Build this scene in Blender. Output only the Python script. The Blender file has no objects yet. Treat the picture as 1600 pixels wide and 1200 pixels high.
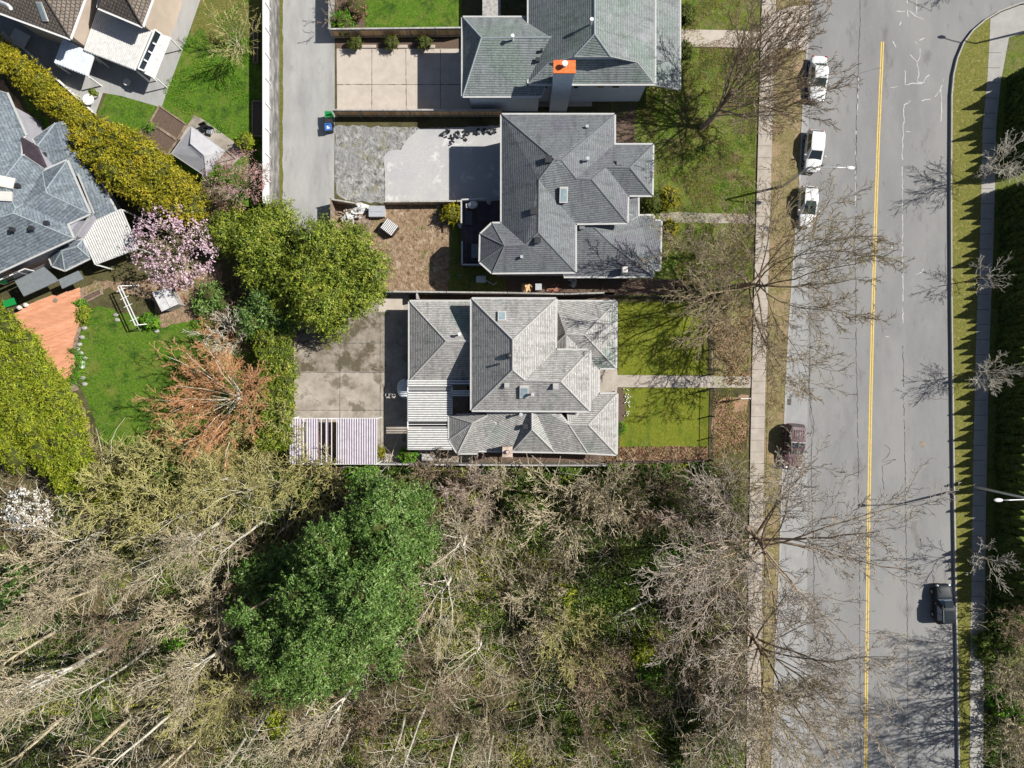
import bpy, math, random
from mathutils import Vector, Matrix, noise
from math import radians, sin, cos, pi, atan2, sqrt
random.seed(7)
R = random.Random(7)
SC = bpy.context.scene
COL = SC.collection
# ---------------------------------------------------------------- camera, sky, sun
S = 15.6          # photo pixels per metre on the ground (photo is 1600 x 1200)
H = 69.0          # drone height
cam = bpy.data.cameras.new('camera'); camo = bpy.data.objects.new('camera', cam); COL.objects.link(camo)
camo.location = (0, 0, H); camo.rotation_euler = (0, 0, 0)
cam.sensor_width = 36; cam.lens = 36 * (S * H) / 1600; cam.clip_end = 1000
SC.camera = camo
SUN_AZ = Vector((0.972, 0.233)); SUN_EL = radians(45)
W = bpy.data.worlds.new('World'); SC.world = W; W.use_nodes = True
nt = W.node_tree; bg = nt.nodes['Background']
sky = nt.nodes.new('ShaderNodeTexSky'); sky.sky_type = 'NISHITA'; sky.sun_disc = False
sky.sun_elevation = SUN_EL; sky.sun_rotation = atan2(SUN_AZ.x, SUN_AZ.y)
nt.links.new(sky.outputs[0], bg.inputs[0]); bg.inputs[1].default_value = 0.052
sl = bpy.data.lights.new('sun', 'SUN'); sl.energy = 5.0; sl.angle = radians(0.5); sl.color = (1, .955, .88)
so = bpy.data.objects.new('sun', sl); COL.objects.link(so)
sv = Vector((SUN_AZ.x * cos(SUN_EL), SUN_AZ.y * cos(SUN_EL), sin(SUN_EL)))
so.rotation_euler = sv.to_track_quat('Z', 'Y').to_euler(); so.location = sv * 120
SC.view_settings.view_transform = 'Standard'; SC.view_settings.look = 'None'
SC.view_settings.exposure = 0.5; SC.view_settings.gamma = 1; SC.view_settings.use_curve_mapping = False
SC.cycles.max_bounces = 4; SC.cycles.diffuse_bounces = 2; SC.cycles.transparent_max_bounces = 4
# ---------------------------------------------------------------- measuring helpers
def P(px, py, z=0.0):
    "photo pixel -> world point at height z"
    k = (H - z) / H / S
    return Vector(((px - 800) * k, (600 - py) * k, z))
# raised back garden, upper left (retaining wall along the lane)
TERR = [P(*q).xy for q in [(-200, -120), (-200, 20), (0, 98), (100, 192), (330, 335), (429, 335), (429, -120)]]
TZ = 1.2
def inside(p, poly):
    c = False; n = len(poly); x, y = p[0], p[1]
    for i in range(n):
        a, b = poly[i], poly[(i + 1) % n]
        if (a[1] > y) != (b[1] > y) and x < (b[0] - a[0]) * (y - a[1]) / (b[1] - a[1]) + a[0]: c = not c
    return c
def pdist(p, poly, edges=None):
    m = 1e9; n = len(poly)
    for i in range(n):
        a = Vector(poly[i][:2]); b = Vector(poly[(i + 1) % n][:2]); d = b - a
        t = max(0, min(1, (Vector(p[:2]) - a).dot(d) / max(1e-9, d.length_squared)))
        m = min(m, (a + d * t - Vector(p[:2])).length)
    return m
def terr(x, y):
    ins = inside((x, y), TERR); d = pdist((x, y), TERR); d = d if ins else -d
    if x > TERR[5][0] - 1.5 and y > TERR[5][1]: t = (TERR[5][0] - x) / .3 + .0
    else: t = (d + .4) / 1.6
    t = max(0, min(1, t)); return TZ * t * t * (3 - 2 * t)
def G(px, py, dz=0.0):
    "photo pixel -> world point on the terrain"
    z = 0
    for _ in range(4):
        p = P(px, py, z); z = terr(p.x, p.y)
    return P(px, py, z + dz)
# ---------------------------------------------------------------- materials
def _ramp(N, L, fac, stops):
    r = N.new('ShaderNodeValToRGB'); e = r.color_ramp.elements
    while len(e) < len(stops): e.new(.5)
    for k, (p, c) in enumerate(stops):
        e[k].position = p; e[k].color = (*c, 1) if len(c) == 3 else c
    L.new(fac, r.inputs[0]); return r.outputs[0]
def nmat(name, stops, scale=1.0, detail=6, rough=.85, over=(), bump=0, bscale=8, coord='pos', stretch=(1, 1, 1), spec=.3, metal=0, ntype=None, nrough=.6, island=0, trans=0):
    m = bpy.data.materials.new(name); m.use_nodes = True
    T = m.node_tree; N = T.nodes; L = T.links; b = N['Principled BSDF']
    b.inputs['Roughness'].default_value = rough; b.inputs['Metallic'].default_value = metal
    b.inputs['Specular IOR Level'].default_value = spec
    if coord == 'pos': src = N.new('ShaderNodeNewGeometry').outputs['Position']
    elif coord == 'uv': src = N.new('ShaderNodeTexCoord').outputs['UV']
    else: src = N.new('ShaderNodeTexCoord').outputs['Object']
    mp = N.new('ShaderNodeMapping'); mp.inputs['Scale'].default_value = stretch; L.new(src, mp.inputs[0]); src = mp.outputs[0]
    def nz(sc, dt, off=0):
        n = N.new('ShaderNodeTexNoise'); n.inputs['Scale'].default_value = sc; n.inputs['Detail'].default_value = dt
        n.inputs['Roughness'].default_value = nrough
        if off:
            a = N.new('ShaderNodeVectorMath'); a.operation = 'ADD'; a.inputs[1].default_value = (off * 17.3, off * 5.1, off * 3.7)
            L.new(src, a.inputs[0]); L.new(a.outputs[0], n.inputs['Vector'])
        else: L.new(src, n.inputs['Vector'])
        return n.outputs['Fac']
    c = _ramp(N, L, nz(scale, detail), stops)
    for k, (col, sc, lo, hi) in enumerate(over):
        f = _ramp(N, L, nz(sc, 6, k + 1), [(lo, (0, 0, 0)), (hi, (1, 1, 1))])
        mx = N.new('ShaderNodeMix'); mx.data_type = 'RGBA'; L.new(f, mx.inputs[0]); L.new(c, mx.inputs[6]); mx.inputs[7].default_value = (*col, 1); c = mx.outputs[2]
    if island:
        g = N.new('ShaderNodeNewGeometry'); hs = N.new('ShaderNodeHueSaturation'); mr = N.new('ShaderNodeMapRange')
        mr.inputs[3].default_value = 1 - island; mr.inputs[4].default_value = 1 + island
        L.new(g.outputs['Random Per Island'], mr.inputs[0]); L.new(mr.outputs[0], hs.inputs['Value']); L.new(c, hs.inputs['Color']); c = hs.outputs[0]
    L.new(c, b.inputs['Base Color'])
    if bump:
        bn = N.new('ShaderNodeBump'); bn.inputs['Strength'].default_value = bump; bn.inputs['Distance'].default_value = .1
        L.new(nz(bscale, 4, 9), bn.inputs['Height']); L.new(bn.outputs[0], b.inputs['Normal'])
    if trans:
        t = N.new('ShaderNodeBsdfTranslucent'); L.new(c, t.inputs[0]); ms = N.new('ShaderNodeMixShader'); ms.inputs[0].default_value = trans
        L.new(b.outputs[0], ms.inputs[1]); L.new(t.outputs[0], ms.inputs[2]); L.new(ms.outputs[0], N['Material Output'].inputs[0])
    return m
def pl(name, c, rough=.5, spec=.4, metal=0, v=.08, scale=3, bump=0, coat=0):
    "painted / plain surface with slight wear"
    m = nmat(name, [(.3, tuple(x * (1 - v) for x in c)), (.7, tuple(min(1, x * (1 + v)) for x in c))], scale=scale, rough=rough, spec=spec, metal=metal, bump=bump)
    if coat: m.node_tree.nodes['Principled BSDF'].inputs['Coat Weight'].default_value = coat
    return m
def shingle(name, c1, c2, mortar, over=(), row=.2, w=.3, msize=.022, tile=False, bump=.6):
    m = bpy.data.materials.new(name); m.use_nodes = True
    T = m.node_tree; N = T.nodes; L = T.links; b = N['Principled BSDF']; b.inputs['Roughness'].default_value = .85
    b.inputs['Specular IOR Level'].default_value = .25
    uv = N.new('ShaderNodeTexCoord').outputs['UV']
    br = N.new('ShaderNodeTexBrick'); L.new(uv, br.inputs['Vector'])
    br.inputs['Scale'].default_value = 1; br.inputs['Brick Width'].default_value = w; br.inputs['Row Height'].default_value = row
    br.inputs['Mortar Size'].default_value = msize if tile else 0; br.inputs['Mortar Smooth'].default_value = .4; br.inputs['Bias'].default_value = 0
    br.inputs['Color1'].default_value = (*c1, 1); br.inputs['Color2'].default_value = (*c2, 1); br.inputs['Mortar'].default_value = (*mortar, 1)
    c = br.outputs['Color']; fac = br.outputs['Fac']
    if not tile:
        sp = N.new('ShaderNodeSeparateXYZ'); L.new(uv, sp.inputs[0]); dv = N.new('ShaderNodeMath'); dv.operation = 'DIVIDE'; dv.inputs[1].default_value = row; L.new(sp.outputs[1], dv.inputs[0])
        fr = N.new('ShaderNodeMath'); fr.operation = 'FRACT'; L.new(dv.outputs[0], fr.inputs[0]); e_ = msize / row
        fac = _ramp(N, L, fr.outputs[0], [(0, (1, 1, 1)), (e_ * .9, (1, 1, 1)), (min(.9, e_ * 1.7), (0, 0, 0)), (1, (0, 0, 0))])
        mk_ = N.new('ShaderNodeMix'); mk_.data_type = 'RGBA'; L.new(fac, mk_.inputs[0]); L.new(c, mk_.inputs[6]); mk_.inputs[7].default_value = (*mortar, 1); c = mk_.outputs[2]
        mp = N.new('ShaderNodeMapping'); mp.inputs['Scale'].default_value = (2.2, .35, 1); L.new(uv, mp.inputs[0]); n2 = N.new('ShaderNodeTexNoise'); n2.inputs['Scale'].default_value = 1; n2.inputs['Detail'].default_value = 8; L.new(mp.outputs[0], n2.inputs['Vector'])
        st = _ramp(N, L, n2.outputs['Fac'], [(.3, (.72, .72, .71)), (.5, (1, 1, 1)), (.75, (1.0, 1.0, 1.0))]); m2 = N.new('ShaderNodeMix'); m2.data_type = 'RGBA'; m2.blend_type = 'MULTIPLY'; m2.inputs[0].default_value = 1; L.new(c, m2.inputs[6]); L.new(st, m2.inputs[7]); c = m2.outputs[2]
    pos = N.new('ShaderNodeNewGeometry').outputs['Position']
    n3 = N.new('ShaderNodeTexNoise'); n3.inputs['Scale'].default_value = 7; n3.inputs['Detail'].default_value = 6; n3.inputs['Roughness'].default_value = .8; L.new(pos, n3.inputs['Vector'])
    s3 = _ramp(N, L, n3.outputs['Fac'], [(.35, (.62, .62, .62)), (.5, (.95, .95, .95)), (.65, (1.25, 1.25, 1.25))]); m3 = N.new('ShaderNodeMix'); m3.data_type = 'RGBA'; m3.blend_type = 'MULTIPLY'; m3.inputs[0].default_value = 1; L.new(c, m3.inputs[6]); L.new(s3, m3.inputs[7]); c = m3.outputs[2]
    for k, (col, sc, lo, hi, amt) in enumerate(over):
        n = N.new('ShaderNodeTexNoise'); n.inputs['Scale'].default_value = sc; n.inputs['Detail'].default_value = 5
        a = N.new('ShaderNodeVectorMath'); a.operation = 'ADD'; a.inputs[1].default_value = (k * 13.1 + 3, k * 7.7, k); L.new(pos, a.inputs[0]); L.new(a.outputs[0], n.inputs['Vector'])
        f = _ramp(N, L, n.outputs['Fac'], [(lo, (0, 0, 0)), (hi, (amt, amt, amt))])
        mx = N.new('ShaderNodeMix'); mx.data_type = 'RGBA'; mx.blend_type = 'MULTIPLY' if k == 0 else 'MIX'
        L.new(f, mx.inputs[0]); L.new(c, mx.inputs[6]); mx.inputs[7].default_value = (*col, 1); c = mx.outputs[2]
    L.new(c, b.inputs['Base Color'])
    bn = N.new('ShaderNodeBump'); bn.inputs['Strength'].default_value = bump; bn.inputs['Distance'].default_value = .03; bn.invert = True
    L.new(fac, bn.inputs['Height']); L.new(bn.outputs[0], b.inputs['Normal'])
    return m
M = {}
# ---------------------------------------------------------------- mesh builder, things and parts
ORG = {}
class MB:
    def __init__(s): s.v = []; s.f = []; s.mi = []
    def face(s, pts, m=0):
        n = len(s.v); s.v += [tuple(p) for p in pts]; s.f.append(tuple(range(n, n + len(pts)))); s.mi.append(m)
    def prism(s, pts, z0, z1, m=0, mtop=None):
        "pts: list of 2D world points (any order); vertical prism"
        a = sum(pts[i][0] * pts[(i + 1) % len(pts)][1] - pts[(i + 1) % len(pts)][0] * pts[i][1] for i in range(len(pts)))
        if a < 0: pts = pts[::-1]
        n = len(s.v); k = len(pts)
        s.v += [(p[0], p[1], z0) for p in pts] + [(p[0], p[1], z1) for p in pts]
        s.f.append(tuple(range(n + k, n + 2 * k))); s.mi.append(m if mtop is None else mtop)
        s.f.append(tuple(range(n + k - 1, n - 1, -1))); s.mi.append(m)
        for i in range(k):
            j = (i + 1) % k; s.f.append((n + i, n + j, n + k + j, n + k + i)); s.mi.append(m)
    def box(s, c, size, rz=0, m=0, tilt=None):
        x, y, z = size[0] / 2, size[1] / 2, size[2] / 2; n = len(s.v); c = Vector(c)
        R3 = Matrix.Rotation(rz, 3, 'Z')
        if tilt: R3 = R3 @ Matrix.Rotation(tilt[0], 3, 'X') @ Matrix.Rotation(tilt[1], 3, 'Y')
        for a in (-z, z):
            for (i, j) in ((-x, -y), (x, -y), (x, y), (-x, y)): s.v.append(tuple(c + R3 @ Vector((i, j, a))))
        for f in ((3, 2, 1, 0), (4, 5, 6, 7), (0, 1, 5, 4), (1, 2, 6, 5), (2, 3, 7, 6), (3, 0, 4, 7)): s.f.append(tuple(n + q for q in f)); s.mi.append(m)
    def bar(s, a, b, w, h, m=0):
        "rectangular bar between two points"
        a = Vector(a); b = Vector(b); d = (b - a).normalized()
        up = Vector((0, 0, 1)) if abs(d.z) < .95 else Vector((0, 1, 0))
        x = d.cross(up).normalized() * w / 2; y = x.cross(d).normalized() * h / 2; n = len(s.v)
        for p in (a, b):
            for q in (-x - y, x - y, x + y, -x + y): s.v.append(tuple(p + q))
        for f in ((0, 1, 2, 3), (7, 6, 5, 4), (0, 4, 5, 1), (1, 5, 6, 2), (2, 6, 7, 3), (3, 7, 4, 0)): s.f.append(tuple(n + q for q in f)); s.mi.append(m)
    def tube(s, pts, rs, n=5, m=0, cap=True):
        k0 = len(s.v); L_ = len(pts); pu = None
        for i, p in enumerate(pts):
            a = pts[max(0, i - 1)]; b = pts[min(L_ - 1, i + 1)]
            dx, dy, dz = b[0] - a[0], b[1] - a[1], b[2] - a[2]; l = sqrt(dx * dx + dy * dy + dz * dz) or 1e-6
            dx /= l; dy /= l; dz /= l
            if pu is None: pu = (0, 0, 1) if abs(dz) < .9 else (1, 0, 0)
            ux, uy, uz = pu; t = ux * dx + uy * dy + uz * dz; ux -= t * dx; uy -= t * dy; uz -= t * dz
            l = sqrt(ux * ux + uy * uy + uz * uz) or 1e-6; ux /= l; uy /= l; uz /= l; pu = (ux, uy, uz)
            wx, wy, wz = dy * uz - dz * uy, dz * ux - dx * uz, dx * uy - dy * ux
            r = rs[i] if isinstance(rs, (list, tuple)) else rs
            for q in range(n):
                A = 2 * pi * q / n; ca, sa = cos(A) * r, sin(A) * r
                s.v.append((p[0] + ux * ca + wx * sa, p[1] + uy * ca + wy * sa, p[2] + uz * ca + wz * sa))
        for i in range(L_ - 1):
            o = k0 + i * n
            for q in range(n):
                j = (q + 1) % n; s.f.append((o + q, o + j, o + n + j, o + n + q)); s.mi.append(m)
        if cap:
            s.f.append(tuple(range(k0 + n - 1, k0 - 1, -1))); s.mi.append(m); o = k0 + (L_ - 1) * n; s.f.append(tuple(range(o, o + n))); s.mi.append(m)
    def cyl(s, c, r, h, n=16, r2=None, m=0): s.tube([(c[0], c[1], c[2]), (c[0], c[1], c[2] + h)], [r, r if r2 is None else r2], n, m)
    def ball(s, c, r, nu=10, nv=6, m=0, jit=0, rr=None):
        r = (r, r, r) if not isinstance(r, (tuple, list)) else r; k0 = len(s.v); rr = rr or R
        for i in range(nv + 1):
            t = pi * i / nv
            for j in range(nu):
                a = 2 * pi * j / nu; q = 1 + (rr.random() - .5) * jit
                s.v.append((c[0] + r[0] * sin(t) * cos(a) * q, c[1] + r[1] * sin(t) * sin(a) * q, c[2] + r[2] * cos(t) * q))
        for i in range(nv):
            for j in range(nu):
                k = (j + 1) % nu; s.f.append((k0 + i * nu + j, k0 + (i + 1) * nu + j, k0 + (i + 1) * nu + k, k0 + i * nu + k)); s.mi.append(m)
    def build(s, name, mats, parent=None, smooth=False, org=None):
        me = bpy.data.meshes.new(name)
        o0 = ORG.get(parent.name) if parent else (Vector(org) if org is not None else None)
        v = s.v
        if o0 is not None and o0.length > 0: x, y, z = o0; v = [(a - x, b - y, c - z) for a, b, c in v]
        me.from_pydata(v, [], s.f)
        if not isinstance(mats, (list, tuple)): mats = [mats]
        for m in mats: me.materials.append(m)
        if len(mats) > 1: me.polygons.foreach_set('material_index', s.mi)
        if smooth: me.polygons.foreach_set('use_smooth', [True] * len(me.polygons))
        me.update(); o = bpy.data.objects.new(name, me); COL.objects.link(o)
        if parent: o.parent = parent; ORG[o.name] = ORG[parent.name]
        else:
            ORG[o.name] = o0 or Vector((0, 0, 0))
            if o0 is not None: o.location = o0
        return o
def tag(o, label, cat, group=None):
    o['label'] = label; o['category'] = cat
    if group: o['group'] = group
    return o
def thing(name, loc, label, cat, group=None):
    o = bpy.data.objects.new(name, None); o.empty_display_size = .3; COL.objects.link(o); o.location = loc
    ORG[o.name] = Vector(loc); return tag(o, label, cat, group)
def struct(name, mb, m): o = mb.build(name, m); o['kind'] = 'structure'; return o
def dup(root, loc, rz=0, scale=(1, 1, 1), label=None, cat=None, group=None):
    r = root.copy(); COL.objects.link(r); r.location = loc; r.rotation_euler = (0, 0, rz); r.scale = scale
    for c in root.children:
        d = c.copy(); COL.objects.link(d); d.parent = r
        for g in c.children: e = g.copy(); COL.objects.link(e); e.parent = d
    if label: r['label'] = label
    if cat: r['category'] = cat
    if group: r['group'] = group
    elif 'group' in r: del r['group']
    return r
def poly_px(pts, dz, flat=None):
    return [(G(*q, dz) if flat is None else P(q[0], q[1], flat + dz)) for q in pts]
def jag(pts, step, amp, seed=1):
    out = []; n = len(pts); r = random.Random(seed)
    for i in range(n):
        a, b = pts[i], pts[(i + 1) % n]; l = sqrt((a[0] - b[0]) ** 2 + (a[1] - b[1]) ** 2); k = max(1, int(l / step))
        for j in range(k):
            t = j / k; out.append((a[0] + (b[0] - a[0]) * t + (r.random() - .5) * 2 * amp, a[1] + (b[1] - a[1]) * t + (r.random() - .5) * 2 * amp))
    return out
def patch(name, pts, m, dz, jit=0, step=8, h=None, seed=1, flat=None):
    "a sheet (or a slab when h is given) of ground material"
    if jit: pts = jag(pts, step, jit, seed)
    mb = MB()
    if h is None:
        q = poly_px(pts, dz, flat); a = sum(q[i].x * q[(i + 1) % len(q)].y - q[(i + 1) % len(q)].x * q[i].y for i in range(len(q)))
        mb.face(q if a > 0 else q[::-1])
    else: q = poly_px(pts, 0); mb.prism([p.xy for p in q], -.05, h)
    return struct(name, mb, m)
def strip_px(edge, off0, off1, dz, mb, z1=None):
    "edge: list of px points running down; strip between px offsets in x"
    for a, b in zip(edge, edge[1:]):
        q = [(a[0] + off0, a[1]), (b[0] + off0, b[1]), (b[0] + off1, b[1]), (a[0] + off1, a[1])]
        if z1 is None:
            mb.face([P(x, y, dz) for x, y in q])
        else: mb.prism([P(x, y).xy for x, y in q], dz, z1)
def ip(tab, y):
    if y <= tab[0][1]: return tab[0][0]
    for a, b in zip(tab, tab[1:]):
        if y <= b[1]: return a[0] + (b[0] - a[0]) * (y - a[1]) / (b[1] - a[1])
    return tab[-1][0]
# ---------------------------------------------------------------- material library
M['ground'] = nmat('ground', [(.25, (.03, .04, .012)), (.42, (.075, .075, .025)), (.55, (.10, .085, .04)), (.7, (.05, .09, .015)), (.85, (.15, .13, .07))], 2.2, 10, .95, over=[((.025, .025, .012), .35, .5, .7), ((.23, .17, .11), 1.1, .58, .75)], bump=1, bscale=6, nrough=.75)
M['rough_grass'] = nmat('rough_grass', [(.3, (.035, .06, .006)), (.45, (.10, .12, .02)), (.58, (.19, .17, .05)), (.75, (.30, .24, .12))], 5, 10, .95, over=[((.28, .17, .09), .8, .55, .72), ((.06, .13, .01), .5, .58, .75)], bump=1, bscale=14, nrough=.8)
M['yard_grass'] = nmat('yard_grass', [(.3, (.035, .06, .006)), (.44, (.085, .125, .012)), (.56, (.165, .19, .03)), (.75, (.32, .29, .14))], 6, 12, .95, over=[((.17, .13, .07), .55, .5, .66), ((.035, .10, .006), .9, .52, .66), ((.26, .22, .14), 2.4, .54, .68), ((.02, .045, .004), 3.6, .56, .68)], bump=1, bscale=14, nrough=.8)
M['lawn'] = nmat('lawn', [(.3, (.03, .08, .004)), (.5, (.07, .15, .008)), (.7, (.17, .235, .018))], 5, 12, .95, over=[((.15, .17, .03), .5, .5, .7), ((.02, .06, .004), .9, .5, .68), ((.17, .17, .06), 2.6, .56, .7), ((.015, .045, .004), 3.5, .58, .7)], bump=.8, bscale=14, nrough=.72)
M['front_lawn'] = nmat('front_lawn', [(.3, (.085, .115, .006)), (.5, (.145, .17, .012)), (.7, (.23, .23, .028))], 5, 12, .95, over=[((.06, .11, .008), .5, .5, .72), ((.22, .2, .05), 1.8, .54, .7), ((.06, .09, .006), 3.4, .56, .7)], bump=.8, bscale=14, nrough=.72, stretch=(1.6, .7, 1))
M['verge'] = nmat('verge', [(.3, (.08, .075, .025)), (.46, (.17, .15, .055)), (.58, (.27, .22, .11)), (.75, (.40, .33, .2))], 6, 12, .95, over=[((.34, .24, .15), .5, .48, .62), ((.11, .14, .02), .35, .56, .75), ((.42, .35, .22), 3, .54, .66), ((.06, .06, .015), 4, .57, .67)], bump=1, bscale=16, nrough=.8)
M['verge_e'] = nmat('verge_e', [(.3, (.07, .085, .015)), (.5, (.16, .165, .03)), (.68, (.30, .27, .08))], 7, 10, .95, over=[((.30, .21, .1), .5, .6, .8), ((.36, .29, .13), 3, .54, .66), ((.06, .065, .01), 4, .57, .67)], bump=1, bscale=16, nrough=.8)
M['leaf_litter'] = nmat('leaf_litter', [(.28, (.10, .05, .03)), (.42, (.28, .15, .09)), (.55, (.48, .29, .2)), (.7, (.62, .45, .34)), (.85, (.18, .11, .06))], 12, 10, .95, over=[((.15, .15, .04), 1.2, .47, .6), ((.22, .17, .1), 2.5, .52, .65)], bump=1, bscale=20, nrough=.8)
M['dirt'] = nmat('dirt', [(.3, (.13, .085, .05)), (.45, (.25, .17, .105)), (.6, (.34, .245, .165)), (.8, (.46, .37, .27))], 2.2, 10, .95, over=[((.12, .15, .03), .5, .55, .68), ((.13, .085, .05), 2.2, .54, .64), ((.5, .41, .31), 1.1, .56, .68)], bump=2.5, bscale=3, nrough=.7)
M['soil'] = nmat('soil', [(.3, (.09, .06, .045)), (.6, (.17, .12, .09)), (.8, (.27, .19, .13))], 8, 10, .95, bump=1, bscale=20, nrough=.8)
M['gravel'] = nmat('gravel', [(.3, (.09, .09, .085)), (.43, (.21, .21, .2)), (.56, (.35, .35, .34)), (.72, (.58, .58, .56))], 1.6, 12, .95, over=[((.2, .19, .1), .7, .52, .66), ((.1, .095, .085), 2.0, .54, .63), ((.24, .24, .24), .35, .45, .6)], bump=2.5, bscale=2.5, nrough=.7)
M['paving'] = nmat('paving', [(.3, (.34, .34, .34)), (.5, (.40, .40, .395)), (.7, (.48, .475, .465))], 5, 12, .9, over=[((.36, .36, .37), .3, .45, .62), ((.56, .56, .55), .6, .55, .65)], bump=.3, bscale=20, nrough=.8)
M['asphalt'] = nmat('asphalt', [(.3, (.18, .18, .18)), (.5, (.205, .205, .205)), (.7, (.232, .231, .228))], .35, 12, .9, over=[((.15, .15, .152), 1.6, .60, .72), ((.235, .233, .228), .25, .5, .62), ((.155, .15, .145), .5, .6, .68), ((.25, .245, .235), 9, .6, .7)], bump=.25, bscale=30, nrough=.62, stretch=(1, .35, 1))
M['lane'] = nmat('lane', [(.3, (.24, .24, .238)), (.5, (.29, .29, .285)), (.7, (.35, .35, .34))], .5, 12, .9, over=[((.20, .20, .195), 1.2, .58, .76), ((.34, .34, .33), .25, .5, .7)], bump=.25, bscale=25, nrough=.65, stretch=(1.4, .4, 1))
M['shoulder'] = nmat('shoulder', [(.3, (.24, .245, .25)), (.5, (.265, .268, .27)), (.7, (.30, .30, .297))], .8, 12, .9, over=[((.2, .2, .19), .5, .56, .75), ((.32, .32, .31), 4, .6, .7)], bump=.2, bscale=25, nrough=.65)
M['sidewalk'] = nmat('sidewalk', [(.3, (.29, .255, .215)), (.5, (.36, .32, .275)), (.7, (.43, .385, .335))], 1.2, 12, .9, over=[((.27, .24, .2), 1.8, .6, .78), ((.22, .2, .17), 7, .62, .72)], bump=.3, bscale=25, nrough=.7)
M['sidewalk_e'] = nmat('sidewalk_e', [(.3, (.27, .265, .25)), (.7, (.36, .35, .33))], 1.2, 12, .9, over=[((.25, .24, .22), 1.8, .6, .78)], bump=.3, bscale=25, nrough=.7)
M['concrete'] = nmat('concrete', [(.3, (.38, .33, .285)), (.5, (.43, .38, .33)), (.7, (.48, .43, .38))], .9, 12, .9, over=[((.40, .34, .28), 2.4, .62, .8)], bump=.15, bscale=25, nrough=.65)
M['old_concrete'] = nmat('old_concrete', [(.3, (.20, .17, .14)), (.48, (.31, .275, .235)), (.62, (.38, .34, .295)), (.8, (.44, .40, .35))], .55, 12, .9, over=[((.15, .13, .095), .45, .52, .62), ((.42, .39, .35), .9, .6, .75), ((.3, .18, .12), 1.4, .64, .76)], bump=.3, bscale=20, nrough=.68)
M['stained'] = nmat('stained', [(.3, (.13, .11, .085)), (.45, (.22, .19, .155)), (.6, (.31, .275, .235)), (.8, (.38, .34, .3))], .6, 12, .9, over=[((.10, .085, .055), .6, .46, .57), ((.32, .2, .14), 1.1, .6, .74), ((.42, .39, .35), .9, .62, .75)], bump=.4, bscale=16, nrough=.72)
M['kerb'] = nmat('kerb', [(.3, (.28, .27, .25)), (.7, (.38, .37, .35))], 2, 10, .9, over=[((.25, .24, .2), 3, .6, .8)], bump=.2, bscale=20)
M['yellow'] = nmat('yellow', [(.35, (.50, .33, .05)), (.6, (.70, .50, .10))], 3, 12, .7, over=[((.4, .34, .22), 5, .54, .66), ((.22, .21, .19), 11, .6, .66)], nrough=.8)
M['crack'] = nmat('crack', [(.4, (.05, .05, .05)), (.7, (.1, .1, .098))], 3, 6, .95)
M['sealed'] = nmat('sealed', [(.4, (.42, .42, .41)), (.7, (.6, .6, .58))], 3, 8, .9, nrough=.8)
M['white'] = pl('white', (.66, .66, .66), .45, .5, v=.06)
M['off_white'] = pl('off_white', (.5, .48, .45), .6)
M['fascia'] = pl('fascia', (.44, .44, .43), .5, v=.1)
M['dark_metal'] = pl('dark_metal', (.03, .03, .032), .4, .5)
M['black'] = pl('black', (.012, .012, .013), .5)
M['tyre'] = pl('tyre', (.018, .018, .018), .85, .2)
M['steel'] = pl('steel', (.45, .46, .47), .35, .6, .6)
M['galv'] = pl('galv', (.52, .54, .56), .4, .5, .4)
M['glass'] = pl('glass', (.02, .028, .032), .06, .8, v=.02)
M['skylight'] = nmat('skylight', [(.4, (.22, .30, .33)), (.6, (.30, .38, .40))], 1.2, 4, .15, spec=.8)
M['orange_metal'] = nmat('orange_metal', [(.4, (.55, .12, .03)), (.7, (.75, .22, .06))], 4, 8, .6)
M['wood'] = nmat('wood', [(.3, (.42, .25, .12)), (.6, (.62, .42, .23)), (.8, (.7, .52, .33))], 3, 8, .8, stretch=(1, 1, .2), island=.25)
M['old_wood'] = nmat('old_wood', [(.3, (.14, .10, .07)), (.6, (.27, .21, .16)), (.8, (.38, .31, .25))], 3, 8, .9, stretch=(1, 1, .3), island=.2)
M['dark_wood'] = nmat('dark_wood', [(.3, (.035, .022, .02)), (.7, (.075, .05, .045))], 4, 8, .8, island=.2)
M['grey_wood'] = nmat('grey_wood', [(.3, (.20, .19, .18)), (.7, (.42, .41, .39))], 4, 8, .85, island=.15)
M['deck'] = nmat('deck', [(.3, (.5, .22, .12)), (.6, (.62, .30, .18)), (.8, (.68, .38, .25))], 1.5, 8, .75, stretch=(.6, 3, 1), island=.1)
M['deck_dark'] = nmat('deck_dark', [(.3, (.05, .035, .045)), (.7, (.085, .062, .075))], 2, 8, .7, island=.15)
M['siding_blue'] = nmat('siding_blue', [(.3, (.46, .53, .62)), (.7, (.54, .61, .70))], 1.5, 6, .8)
M['siding_tan'] = nmat('siding_tan', [(.3, (.42, .345, .28)), (.7, (.48, .40, .33))], 1.2, 8, .8)
M['siding_grey'] = nmat('siding_grey', [(.3, (.28, .28, .32)), (.7, (.36, .36, .40))], 1.5, 6, .8)
M['brick'] = nmat('brick', [(.3, (.2, .09, .06)), (.6, (.4, .2, .14)), (.8, (.5, .36, .3))], 9, 8, .9, bump=.5)
M['tarp'] = pl('tarp', (.5, .5, .5), .6, v=.2)
M['green'] = pl('green', (.01, .22, .05), .45)
M['blue'] = pl('blue', (.04, .13, .42), .45)
M['red'] = pl('red', (.4, .03, .03), .5)
M['roof_h3'] = shingle('roof_h3', (.43, .42, .41), (.31, .305, .295), (.17, .165, .16), over=[((.62, .8, .72), .28, .56, .66, .75), ((.42, .41, .40), .9, .6, .8, .5)], row=.2, w=.34, msize=.045)
M['roof_h3n'] = M['roof_h3']
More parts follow.
